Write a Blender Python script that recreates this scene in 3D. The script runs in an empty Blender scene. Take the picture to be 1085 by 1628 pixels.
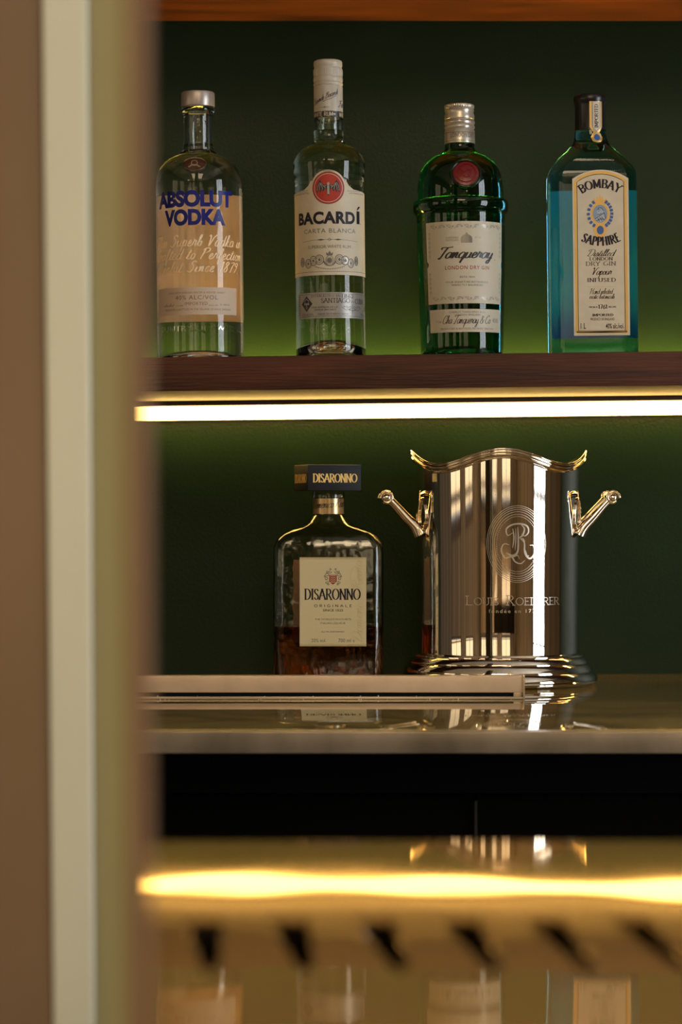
import bpy, bmesh, math, random
from math import sin, cos, pi, radians, asin, sqrt
from mathutils import Vector, Matrix
from mathutils.geometry import tessellate_polygon
random.seed(7)
SC = bpy.context.scene
COL = SC.collection
F = 4050.0; CX = 542.5; CY = 814.0; CZ = 1.13; CAMY = -2.83      # focal length in px of a 1085x1628 frame

# ---------------------------------------------------------------- camera / world / light / exposure
cd = bpy.data.cameras.new('camera'); cam = bpy.data.objects.new('camera', cd); COL.objects.link(cam)
cam.location = (0, CAMY, CZ); cam.rotation_euler = (pi/2, 0, 0)
cd.sensor_fit = 'VERTICAL'; cd.sensor_height = 36; cd.lens = F/1628*36
cd.clip_start = 0.05; cd.clip_end = 50
cd.dof.use_dof = True; cd.dof.focus_distance = 2.62; cd.dof.aperture_fstop = 8.0
SC.camera = cam
w = bpy.data.worlds.new('world'); SC.world = w; w.use_nodes = True
w.node_tree.nodes['Background'].inputs[0].default_value = (0.6, 0.7, 0.8, 1)
w.node_tree.nodes['Background'].inputs[1].default_value = 0.3
SC.view_settings.view_transform = 'Standard'; SC.view_settings.look = 'None'
SC.view_settings.gamma = 1; SC.view_settings.use_curve_mapping = False
SC.view_settings.exposure = 0.2
LED_COL = (1.0, 0.60, 0.16); LED_FRONT = 11.5; LED_UP = 100.0
DAY_COL = (0.86, 0.93, 1.0); DAY = 8.5; BLIND_COL = (1.0, 0.78, 0.50); BLIND = 1.2
def area(name, loc, rot, sx, sy, power, color):
    l = bpy.data.lights.new(name, 'AREA'); l.shape = 'RECTANGLE'; l.size = sx; l.size_y = sy
    l.energy = power; l.color = color
    o = bpy.data.objects.new(name, l); COL.objects.link(o); o.location = loc; o.rotation_euler = rot
    return o
CEIL_LAMP = 56.0; CEIL_FILL = 45.0

# ---------------------------------------------------------------- helpers
def PX(px, d): return (px-CX)*d/F
def PZ(py, d): return CZ + (CY-py)*d/F

def tag(o, label=None, cat=None, group=None, kind=None):
    if label: o['label'] = label
    if cat: o['category'] = cat
    if group: o['group'] = group
    if kind: o['kind'] = kind
    return o
def empty(name, loc, rot=(0, 0, 0)):
    o = bpy.data.objects.new(name, None); COL.objects.link(o); o.location = loc; o.rotation_euler = rot
    o.empty_display_size = .02
    return o
def link(name, me, mat, parent=None, smooth=None):
    if smooth is not None:
        me.shade_smooth(); me.set_sharp_from_angle(angle=radians(smooth))
    o = bpy.data.objects.new(name, me); COL.objects.link(o)
    if mat is not None:
        me.materials.clear(); me.materials.append(mat)
    if parent: o.parent = parent
    return o
def mesh(name, vs, fs):
    me = bpy.data.meshes.new(name); me.from_pydata(vs, [], fs); me.update(); return me
def from_bm(name, bm, mat, parent=None, smooth=None, fix=True):
    if fix: bmesh.ops.recalc_face_normals(bm, faces=bm.faces)
    me = bpy.data.meshes.new(name); bm.to_mesh(me); bm.free()
    return link(name, me, mat, parent, smooth)
def add_box(bm, x0, x1, y0, y1, z0, z1, bev=0):
    r = bmesh.ops.create_cube(bm, size=1)
    for v in r['verts']:
        v.co = Vector(((x0+x1)/2+v.co.x*(x1-x0), (y0+y1)/2+v.co.y*(y1-y0), (z0+z1)/2+v.co.z*(z1-z0)))
    if bev:
        es = list({e for v in r['verts'] for e in v.link_edges})
        bmesh.ops.bevel(bm, geom=es, offset=bev, segments=2, profile=.6, affect='EDGES')
def box(name, x0, x1, y0, y1, z0, z1, mat, parent=None, bev=0):
    bm = bmesh.new(); add_box(bm, x0, x1, y0, y1, z0, z1, bev)
    return from_bm(name, bm, mat, parent, 35 if bev else None)
def catmull(pts, n=6, closed=False):
    out = []; m = len(pts)
    def P(i):
        return pts[i % m] if closed else pts[max(0, min(m-1, i))]
    for i in range(m if closed else m-1):
        a, b, c, d = P(i-1), P(i), P(i+1), P(i+2)
        for k in range(n):
            t = k/n
            out.append(tuple(.5*((2*b[j]) + (c[j]-a[j])*t + (2*a[j]-5*b[j]+4*c[j]-d[j])*t*t + (3*b[j]-a[j]-3*c[j]+d[j])*t**3) for j in range(len(b))))
    if not closed: out.append(tuple(pts[-1]))
    return out
def lathe_bm(bm, prof, n=96, flip=False, rad=None):
    """prof: (r, z); r = 0 at an end makes a pole. rad(phi, r, z) -> (r, z) may deform."""
    rows = []
    for r, z in prof:
        if r < 1e-7:
            rows.append([bm.verts.new((0, 0, z))])
        else:
            row = []
            for i in range(n):
                a = 2*pi*i/n; rr, zz = (rad(a, r, z) if rad else (r, z))
                row.append(bm.verts.new((rr*sin(a), -rr*cos(a), zz)))
            rows.append(row)
    for a, b in zip(rows, rows[1:]):
        for i in range(n):
            j = (i+1) % n
            if len(a) == 1 and len(b) == 1: continue
            if len(a) == 1: f = [a[0], b[i], b[j]]
            elif len(b) == 1: f = [a[i], a[j], b[0]]
            else: f = [a[i], a[j], b[j], b[i]]
            if flip: f.reverse()
            try: bm.faces.new(f)
            except ValueError: pass
def lathe(name, prof, mat, parent=None, n=96, smooth=35, rad=None):
    bm = bmesh.new(); lathe_bm(bm, prof, n, rad=rad)
    return from_bm(name, bm, mat, parent, smooth)
def tube_bm(bm, pts, rads, n=12, caps=True):
    """tube of varying radius along 3D points"""
    P = [Vector(p) for p in pts]; rows = []; up = Vector((0, 0, 1))
    t0 = (P[1]-P[0]).normalized()
    nrm = t0.orthogonal().normalized()
    for i, p in enumerate(P):
        t = (P[min(i+1, len(P)-1)]-P[max(i-1, 0)]).normalized()
        nrm = (nrm - t*nrm.dot(t)).normalized(); b = t.cross(nrm)
        r = rads[i] if isinstance(rads, (list, tuple)) else rads
        rows.append([bm.verts.new(p + nrm*(r*cos(2*pi*k/n)) + b*(r*sin(2*pi*k/n))) for k in range(n)])
    for a, b in zip(rows, rows[1:]):
        for k in range(n): bm.faces.new([a[k], a[(k+1) % n], b[(k+1) % n], b[k]])
    if caps: bm.faces.new(rows[0][::-1]); bm.faces.new(rows[-1])
def rrect(hw, hd, r, cham, n=8):
    """closed rounded (cham=0) or chamfered (cham=1) rectangle section, counter clockwise"""
    r = min(r, hw, hd); out = []
    for sx, sy, a0 in ((1, 1, 0), (-1, 1, pi/2), (-1, -1, pi), (1, -1, 1.5*pi)):
        cx, cy = sx*(hw-r), sy*(hd-r)
        for k in range(n+1):
            t = k/n; a = a0+t*pi/2
            ax, ay = cx+r*cos(a), cy+r*sin(a)
            lx = cx + r*((1-t)*cos(a0)+t*cos(a0+pi/2)); ly = cy + r*((1-t)*sin(a0)+t*sin(a0+pi/2))
            out.append((ax*(1-cham)+lx*cham, ay*(1-cham)+ly*cham))
    return out
def loft_bm(bm, secs, flip=False, n=8):
    """secs: (z, hw, hd, r, cham)"""
    rows = [[bm.verts.new((x, y, s[0])) for x, y in rrect(s[1], s[2], s[3], s[4], n)] for s in secs]
    m = len(rows[0])
    for a, b in zip(rows, rows[1:]):
        for i in range(m):
            f = [a[i], a[(i+1) % m], b[(i+1) % m], b[i]]
            bm.faces.new(f[::-1] if flip else f)
    f0 = rows[0][::-1]; f1 = rows[-1]
    bm.faces.new(f0[::-1] if flip else f0); bm.faces.new(f1[::-1] if flip else f1)

# ---------------------------------------------------------------- materials
def mat(name, col=(.5, .5, .5), rough=.5, metal=0, **k):
    m = bpy.data.materials.new(name); m.use_nodes = True
    b = m.node_tree.nodes['Principled BSDF']
    b.inputs['Base Color'].default_value = (*col, 1); b.inputs['Roughness'].default_value = rough
    b.inputs['Metallic'].default_value = metal
    for kk, v in k.items():
        b.inputs[kk.replace('_', ' ')].default_value = v
    return m
def nd(m, t, **k):
    n = m.node_tree.nodes.new(t)
    for a, v in k.items(): setattr(n, a, v)
    return n
def lk(m, a, b): m.node_tree.links.new(a, b)
def P(m): return m.node_tree.nodes['Principled BSDF']
def coords(m, scale):
    tc = nd(m, 'ShaderNodeTexCoord'); mp = nd(m, 'ShaderNodeMapping'); mp.inputs['Scale'].default_value = scale
    lk(m, tc.outputs['Object'], mp.inputs[0]); return mp.outputs[0]
def noise_bump(m, scale, strength, dist, detail=4, vec=(1, 1, 1), rough=.6):
    n = nd(m, 'ShaderNodeTexNoise'); n.inputs['Scale'].default_value = scale; n.inputs['Detail'].default_value = detail
    n.inputs['Roughness'].default_value = rough
    lk(m, coords(m, vec), n.inputs['Vector'])
    b = nd(m, 'ShaderNodeBump'); b.inputs['Strength'].default_value = strength; b.inputs['Distance'].default_value = dist
    lk(m, n.outputs['Fac'], b.inputs['Height']); lk(m, b.outputs[0], P(m).inputs['Normal'])
    return n
def noise_color(m, scale, c1, c2, detail=5, vec=(1, 1, 1), p0=.35, p1=.65, to='Base Color', dist=0):
    n = nd(m, 'ShaderNodeTexNoise'); n.inputs['Scale'].default_value = scale; n.inputs['Detail'].default_value = detail
    n.inputs['Distortion'].default_value = dist
    lk(m, coords(m, vec), n.inputs['Vector'])
    r = nd(m, 'ShaderNodeValToRGB'); r.color_ramp.elements[0].position = p0; r.color_ramp.elements[1].position = p1
    r.color_ramp.elements[0].color = (*c1, 1); r.color_ramp.elements[1].color = (*c2, 1)
    lk(m, n.outputs['Fac'], r.inputs[0]); lk(m, r.outputs[0], P(m).inputs[to])
    return r
def emis(name, col, s):
    m = mat(name, (0, 0, 0), .5); P(m).inputs['Emission Color'].default_value = (*col, 1)
    P(m).inputs['Emission Strength'].default_value = s; return m
def glass(name, col, ior=1.45, rough=.0, bump=None):
    m = mat(name, col, rough, 0, Transmission_Weight=1.0, IOR=ior)
    if bump: noise_bump(m, *bump)
    return m
M = {}
M['wall'] = mat('wall_paint', (.028, .072, .030), .34, 0, Specular_IOR_Level=.17)
noise_color(M['wall'], 6, (.0068, .0195, .0084), (.0095, .0245, .0104)); noise_bump(M['wall'], 260, .35, .0012, 5)
M['wood'] = mat('wood', (.1, .03, .01), .42, 0, Specular_IOR_Level=.32)
noise_color(M['wood'], 5, (.026, .0062, .0018), (.092, .023, .006), 8, (1, 6, 14), .3, .7, dist=.6)
noise_bump(M['wood'], 40, .7, .002, 6, (.5, 6, 10))
M['wood_front'] = mat('wood_varnished', (.1, .03, .01), .4)
noise_color(M['wood_front'], 5, (.04, .011, .003), (.17, .044, .008), 9, (1, 4, 16), .3, .7, dist=.5)
noise_bump(M['wood_front'], 40, .2, .0008, 6, (.6, 6, 10))
M['counter'] = mat('dark_stone', (.06, .045, .02), .035, 0, IOR=1.75)
noise_color(M['counter'], 9, (.11, .078, .028), (.33, .23, .085), 8, (1, 1, 1), .3, .75, dist=1.2)
noise_bump(M['counter'], 14, .03, .001, 2)
M['counter_edge'] = mat('stone_edge', (.23, .18, .125), .3, .35)
noise_color(M['counter_edge'], 18, (.16, .125, .08), (.30, .24, .17), 6, (1, 1, .4))
M['black'] = mat('black_laminate', (.0012, .0012, .0015), .6, 0, Specular_IOR_Level=.06)
M['black2'] = mat('black_door', (.0006, .0006, .0008), .6, 0, Specular_IOR_Level=.04)
M['bar'] = mat('polished_brass_sheet', (.27, .185, .075), .032, .5, Specular_Tint=(1, .80, .5, 1))
noise_color(M['bar'], 3, (.31, .185, .055), (.40, .245, .08), 3)
noise_bump(M['bar'], 11, .10, .003, 1, (1, .6, 1))
M['bar_dark'] = mat('dark_reflection_black', (.004, .0035, .003), .6)
M['cream'] = mat('cream_paint', (.6, .6, .5), .6); noise_color(M['cream'], 2, (.50, .54, .48), (.57, .61, .54))
M['brown_paint'] = mat('brown_paint', (.10, .055, .026), .6); noise_color(M['brown_paint'], 2, (.15, .10, .062), (.22, .155, .10))
M['olive'] = mat('olive_paint', (.155, .135, .055), .6); noise_color(M['olive'], 2, (.21, .205, .115), (.26, .25, .135))
M['edge_penumbra'] = mat('penumbra_brown', (.16, .085, .032), .6)
M['led'] = emis('led_diffuser', LED_COL, LED_FRONT)
M['led_up'] = emis('led_diffuser_upward', (1.0, .60, .10), LED_UP)
M['led_house'] = mat('led_channel', (.10, .06, .035), .45, .3)
M['alu'] = mat('champagne_aluminium', (.42, .33, .235), .33, .3)
noise_color(M['alu'], 30, (.64, .46, .30), (.74, .54, .36), 4, (1, 1, 1)); 
M['alu_cut'] = mat('cut_aluminium', (.62, .50, .34), .25, .6)
M['rail_black'] = mat('black_channel', (.003, .005, .005), .6, 0, Specular_IOR_Level=.1)
M['silver'] = mat('polished_silver', (.88, .79, .67), .035, 1)
noise_bump(M['silver'], 90, .035, .0006, 3, (1, 1, .12))
M['engrave'] = mat('engraved_silver', (.66, .58, .46), .34, .95)
M['glass_clear'] = glass('clear_glass', (.93, .97, .93), 1.42, 0, (22, .05, .002, 2))
M['glass_rum'] = glass('pale_green_glass', (.86, .97, .86), 1.42, 0, (25, .05, .002, 2))
M['glass_green'] = glass('deep_green_glass', (.007, .16, .032), 1.45, 0, (40, .05, .002, 2))
M['glass_blue'] = glass('aqua_glass', (.15, .62, .80), 1.42, 0, (18, .03, .002, 1))
M['glass_amb'] = glass('hammered_clear_glass', (.93, .95, .88), 1.5, 0, (75, .30, .0022, 1))
M['amaretto'] = glass('amber_liqueur', (.42, .12, .03), 1.36, 0)
M['glass_relief'] = glass('raised_glass', (.9, .95, .88), 1.45, .04)
M['paper'] = mat('cream_paper', (.62, .54, .40), .55); noise_color(M['paper'], 60, (.59, .51, .375), (.64, .56, .42), 3)
M['paper_cool'] = mat('ivory_paper', (.56, .50, .38), .5)
M['paper_pink'] = mat('pale_pink_paper', (.58, .44, .32), .55)
M['silver_paper'] = mat('silver_grey_paper', (.34, .32, .29), .38, .45)
M['paper_yel'] = mat('yellow_cream_paper', (.66, .56, .32), .5)
M['ink'] = mat('black_ink', (.018, .016, .018), .4)
M['ink_navy'] = mat('navy_ink', (.014, .012, .022), .45, 0, Specular_IOR_Level=.25)
M['ink_blue'] = mat('blue_ink', (.004, .010, .16), .35, 0, Specular_IOR_Level=.25)
M['ink_grey'] = mat('grey_ink', (.13, .12, .11), .45)
M['ink_lgrey'] = mat('silver_ink', (.30, .28, .24), .28, .5)
M['ink_red'] = mat('red_ink', (.30, .028, .015), .45)
M['red'] = mat('red_print', (.42, .022, .012), .4)
M['gold_ink'] = mat('gold_foil', (.62, .40, .12), .3, .5)
M['gold_pale'] = mat('pale_gold_foil', (.62, .50, .26), .3, .4)
M['white_ink'] = mat('cream_script_ink', (.85, .68, .44), .5)
M['gold_bright'] = mat('bright_gold_foil', (.95, .66, .22), .35, 0)
M['gem'] = mat('blue_gem_print', (.03, .10, .32), .25)
M['cameo'] = mat('cameo_blue_print', (.22, .30, .42), .35)
M['cap_grey'] = mat('brushed_grey_cap', (.46, .40, .36), .35, .55); noise_bump(M['cap_grey'], 60, .1, .0004, 3, (.1, .1, 6))
M['cap_white'] = mat('white_enamel_cap', (.50, .46, .38), .35)
M['cap_silver'] = mat('satin_silver_cap', (.56, .51, .42), .30, .65)
M['cap_black'] = mat('black_cap', (.008, .007, .009), .28)
M['cap_navy'] = mat('matt_charcoal_cap', (.010, .010, .014), .5, 0, Specular_IOR_Level=.3)
M['gold_band'] = mat('brushed_gold_band', (.62, .44, .22), .28, .8)
M['wax'] = mat('red_wax', (.17, .004, .006), .3); noise_bump(M['wax'], 120, .5, .001, 3)
M['brown_relief'] = mat('bronze_relief', (.16, .07, .035), .35, .4)
def translucent(name, col, t):
    m = mat(name, col, .7)
    tr = nd(m, 'ShaderNodeBsdfTranslucent'); tr.inputs[0].default_value = (*col, 1)
    mx = nd(m, 'ShaderNodeMixShader'); mx.inputs[0].default_value = t
    lk(m, P(m).outputs[0], mx.inputs[1]); lk(m, tr.outputs[0], mx.inputs[2])
    lk(m, mx.outputs[0], m.node_tree.nodes['Material Output'].inputs[0]); return m
M['back_vodka'] = translucent('translucent_back_print', (.74, .62, .60), .5)
M['back_dis'] = translucent('translucent_pink_paper', (.66, .44, .32), .4)
M['back_blue'] = translucent('translucent_blue_print', (.22, .52, .80), .5)

# ---------------------------------------------------------------- lettering: stroke font (roman capitals + cursive) and built-in sans
def arc(cx, cy, rx, ry, a0, a1, n=12):
    return [(cx+rx*cos(radians(a0+(a1-a0)*k/n)), cy+ry*sin(radians(a0+(a1-a0)*k/n))) for k in range(n+1)]
G = {  # glyph: (width, [strokes])   roman skeletons, height 1
 'A': (.72, [[(0, 0), (.34, 1)], [(.34, 1), (.70, 0)], [(.12, .36), (.57, .36)]]),
 'B': (.60, [[(.1, 0), (.1, 1)], [(.1, 1)]+arc(.28, .76, .25, .24, 90, -90)+[(.1, .52)], [(.1, .52)]+arc(.30, .26, .28, .26, 90, -90)+[(.1, 0)]]),
 'C': (.70, [arc(.40, .5, .36, .5, 50, 310, 18)]),
 'D': (.70, [[(.1, 0), (.1, 1)], [(.1, 1)]+arc(.28, .5, .38, .5, 90, -90, 16)+[(.1, 0)]]),
 'E': (.56, [[(.1, 0), (.1, 1)], [(.1, 1), (.52, 1)], [(.1, .52), (.42, .52)], [(.1, 0), (.54, 0)]]),
 'F': (.52, [[(.1, 0), (.1, 1)], [(.1, 1), (.52, 1)], [(.1, .52), (.42, .52)]]),
 'G': (.74, [arc(.40, .5, .36, .5, 50, 330, 18)+[(.70, .42)], [(.48, .42), (.72, .42)]]),
 'H': (.72, [[(.1, 0), (.1, 1)], [(.62, 0), (.62, 1)], [(.1, .52), (.62, .52)]]),
 'I': (.26, [[(.13, 0), (.13, 1)]]),
 'J': (.40, [[(.28, 1), (.28, .1), (.18, -.12), (.02, -.1)]]),
 'K': (.68, [[(.1, 0), (.1, 1)], [(.60, 1), (.12, .45)], [(.26, .58), (.64, 0)]]),
 'L': (.54, [[(.1, 0), (.1, 1)], [(.1, 0), (.52, 0)]]),
 'M': (.86, [[(.08, 0), (.12, 1)], [(.12, 1), (.42, .1)], [(.42, .1), (.72, 1)], [(.72, 1), (.78, 0)]]),
 'N': (.74, [[(.1, 0), (.1, 1)], [(.1, 1), (.64, 0)], [(.64, 0), (.64, 1)]]),
 'O': (.80, [arc(.40, .5, .36, .5, 0, 360, 24)]),
 'P': (.58, [[(.1, 0), (.1, 1)], [(.1, 1)]+arc(.28, .73, .27, .27, 90, -90)+[(.1, .46)]]),
 'Q': (.80, [arc(.40, .5, .36, .5, 0, 360, 24), [(.42, .1), (.74, -.14)]]),
 'R': (.66, [[(.1, 0), (.1, 1)], [(.1, 1)]+arc(.28, .75, .26, .25, 90, -90)+[(.1, .50)], [(.30, .50), (.62, -.02)]]),
 'S': (.54, [[(.47, .82), (.40, .95), (.26, 1), (.10, .92), (.06, .76), (.16, .60), (.36, .46), (.48, .30), (.46, .12), (.32, 0), (.14, .02), (.05, .18)]]),
 'T': (.64, [[(.32, 0), (.32, 1)], [(.02, 1), (.62, 1)]]),
 'U': (.72, [[(.1, 1), (.1, .3)]+arc(.36, .28, .26, .28, 180, 360, 10)+[(.62, .3), (.62, 1)]]),
 'V': (.70, [[(.02, 1), (.35, 0)], [(.35, 0), (.68, 1)]]),
 'W': (.96, [[(.02, 1), (.27, 0)], [(.27, 0), (.48, .9)], [(.48, .9), (.70, 0)], [(.70, 0), (.94, 1)]]),
 'X': (.68, [[(.04, 1), (.64, 0)], [(.62, 1), (.04, 0)]]),
 'Y': (.66, [[(.02, 1), (.33, .48)], [(.64, 1), (.33, .48)], [(.33, .48), (.33, 0)]]),
 'Z': (.60, [[(.04, 1), (.56, 1)], [(.56, 1), (.04, 0)], [(.04, 0), (.58, 0)]]),
 '1': (.36, [[(.18, 0), (.18, 1)], [(.18, 1), (.04, .84)]]), '8': (.54, [arc(.27, .75, .20, .25, 0, 360, 16), arc(.27, .25, .24, .26, 0, 360, 16)]),
 '7': (.50, [[(.04, 1), (.48, 1)], [(.48, 1), (.18, 0)]]), '6': (.54, [[(.44, .96), (.18, .7), (.06, .3)]+arc(.27, .27, .21, .27, 180, 540, 16)]),
 '9': (.54, [arc(.27, .72, .21, .27, 0, 360, 16), [(.48, .70), (.42, .3), (.16, 0)]]), '2': (.52, [[(.06, .8), (.14, .96), (.28, 1), (.44, .9), (.44, .7), (.06, 0)], [(.06, 0), (.5, 0)]]),
 '5': (.5, [[(.12, 1), (.44, 1)], [(.12, 1), (.08, .55)]+arc(.24, .30, .22, .30, 110, -140, 12)]), ' ': (.34, []), '.': (.2, [[(.08, 0), (.1, .07)]]),
}
S_ = {  # cursive skeletons, x-height .42, drawn left to right, smoothed
 'a': (.42, [[(.36, .38), (.2, .43), (.06, .28), (.06, .08), (.17, 0), (.3, .12), (.36, .4), (.34, .1), (.42, .02)]]),
 'b': (.36, [[(.0, .1), (.16, .6), (.2, .95), (.1, .9), (.08, .2), (.16, 0), (.3, .1), (.28, .36), (.16, .3), (.38, .3)]]),
 'c': (.32, [[(.3, .34), (.2, .43), (.06, .28), (.06, .08), (.17, 0), (.32, .08)]]),
 'd': (.44, [[(.32, .38), (.2, .43), (.06, .28), (.06, .08), (.17, 0), (.3, .12), (.4, .95), (.35, .1), (.44, .02)]]),
 'e': (.32, [[(.02, .14), (.2, .24), (.24, .38), (.15, .43), (.06, .28), (.06, .08), (.17, 0), (.32, .08)]]),
 'f': (.30, [[(.0, .06), (.18, .5), (.26, .9), (.18, .96), (.12, .6), (.08, -.3), (.14, -.36), (.16, -.1), (.3, .06)]]),
 'g': (.40, [[(.34, .38), (.2, .43), (.06, .28), (.06, .08), (.17, 0), (.3, .12), (.34, .4), (.26, -.28), (.12, -.34), (.1, -.2), (.4, .06)]]),
 'h': (.40, [[(.0, .06), (.18, .6), (.22, .95), (.14, .9), (.08, 0), (.1, .2), (.24, .42), (.3, .34), (.28, .06), (.4, .04)]]),
 'i': (.20, [[(.0, .06), (.1, .42), (.06, .08), (.12, 0), (.2, .06)], [(.13, .58), (.14, .61)]]),
 'k': (.38, [[(.0, .06), (.18, .6), (.22, .95), (.14, .9), (.08, 0), (.1, .18), (.28, .42), (.14, .22), (.28, .02), (.38, .06)]]),
 'l': (.22, [[(.0, .06), (.16, .6), (.2, .95), (.12, .92), (.07, .2), (.1, .02), (.22, .06)]]),
 'm': (.56, [[(.0, .3), (.08, .42), (.06, 0), (.16, .38), (.26, .38), (.24, 0), (.34, .38), (.44, .38), (.42, .06), (.56, .04)]]),
 'n': (.40, [[(.0, .3), (.08, .42), (.06, 0), (.18, .38), (.28, .38), (.26, .06), (.4, .04)]]),
 'o': (.36, [[(.26, .38), (.14, .42), (.05, .24), (.08, .04), (.2, 0), (.3, .16), (.26, .36), (.36, .34)]]),
 'p': (.38, [[(.0, .2), (.1, .44), (.02, -.38), (.12, .34), (.24, .42), (.3, .26), (.22, .04), (.1, .06), (.38, .04)]]),
 'q': (.40, [[(.34, .38), (.2, .43), (.06, .28), (.06, .08), (.17, 0), (.3, .12), (.36, .4), (.26, -.36), (.32, -.1), (.4, .06)]]),
 'r': (.32, [[(.0, .06), (.08, .36), (.1, .48), (.15, .37), (.25, .40), (.23, .12), (.32, .04)]]),
 's': (.28, [[(.0, .04), (.14, .44), (.2, .2), (.16, .02), (.04, .04), (.28, .06)]]),
 't': (.26, [[(.0, .06), (.14, .5), (.18, .78), (.08, .1), (.14, 0), (.26, .06)], [(.02, .52), (.28, .55)]]),
 'u': (.42, [[(.0, .2), (.08, .42), (.05, .08), (.16, 0), (.28, .14), (.32, .42), (.3, .06), (.42, .04)]]),
 'v': (.34, [[(.0, .3), (.08, .42), (.12, 0), (.26, .36), (.34, .38)]]),
 'x': (.34, [[(.02, .36), (.12, .38), (.2, .04), (.34, .06)], [(.3, .42), (.04, 0)]]),
 'y': (.40, [[(.0, .2), (.08, .42), (.05, .1), (.16, .02), (.28, .14), (.34, .42), (.24, -.3), (.1, -.36), (.12, -.18), (.4, .06)]]),
 'T': (.46, [[(.02, .78), (.1, .98), (.4, .95), (.72, 1.02)], [(.42, .95), (.30, .5), (.14, -.02), (.02, .06)]]),
 'S': (.52, [[(.48, .84), (.40, .98), (.24, .92), (.22, .68), (.36, .48), (.38, .18), (.20, -.01), (.0, .12)]]),
 'V': (.56, [[(.02, .8), (.12, .98), (.18, .5), (.18, 0), (.4, .7), (.62, 1.02)]]),
 'C': (.56, [[(.5, .76), (.5, .96), (.32, .98), (.1, .6), (.06, .16), (.26, -.02), (.52, .16)]]),
 'P': (.56, [[(.2, .95), (.12, .4), (.04, 0)], [(.02, .76), (.2, 1), (.46, 1), (.5, .72), (.3, .5), (.12, .5)]]),
 'A': (.60, [[(.0, .02), (.2, .4), (.46, 1), (.44, .4), (.46, .02), (.58, .06)], [(.14, .34), (.5, .4)]]),
 'R': (.60, [[(.2, .95), (.12, .4), (.04, 0)], [(.02, .76), (.2, 1), (.46, .98), (.46, .7), (.26, .52), (.14, .5)], [(.24, .52), (.36, .2), (.48, .0), (.62, .06)]]),
 'D': (.64, [[(.24, .9), (.18, .4), (.08, .02)], [(.02, .1), (.2, 0), (.46, .14), (.6, .56), (.5, .92), (.2, 1), (.0, .8), (.06, .66)]]),
 'H': (.70, [[(.0, .8), (.14, .98), (.2, .9), (.14, .4), (.04, 0)], [(.64, 1), (.54, .5), (.46, .06), (.62, .04)], [(.08, .46), (.3, .56), (.56, .5)]]),
 '&': (.5, [[(.5, .4), (.3, 0), (.06, .1), (.1, .36), (.34, .7), (.26, .9), (.14, .7), (.46, .02)]]),
 'F': (.6, [[(.02, .78), (.12, .98), (.4, .95), (.66, 1.02)], [(.36, .95), (.26, .5), (.12, -.02), (.0, .06)], [(.12, .5), (.44, .54)]]),
 'B': (.56, [[(.2, .95), (.12, .4), (.04, 0)], [(.02, .76), (.2, 1), (.44, .98), (.44, .66), (.2, .54), (.46, .44), (.44, .1), (.16, 0), (.04, .1)]]),
 ' ': (.3, []), '.': (.16, [[(.03, .0), (.06, .05)]]), '1': (.3, [[(.04, .7), (.2, .95), (.12, 0)]]),
 '8': (.44, [[(.36, .8), (.22, .95), (.1, .8), (.2, .5), (.3, .2), (.16, 0), (.04, .2), (.2, .5), (.36, .8)]]),
 '7': (.40, [[(.04, .86), (.2, .92), (.4, .92), (.24, .5), (.14, 0)]]), '9': (.42, [[(.36, .86), (.2, .95), (.08, .7), (.2, .52), (.34, .7), (.36, .86), (.3, .4), (.14, 0)]]),
}
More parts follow.
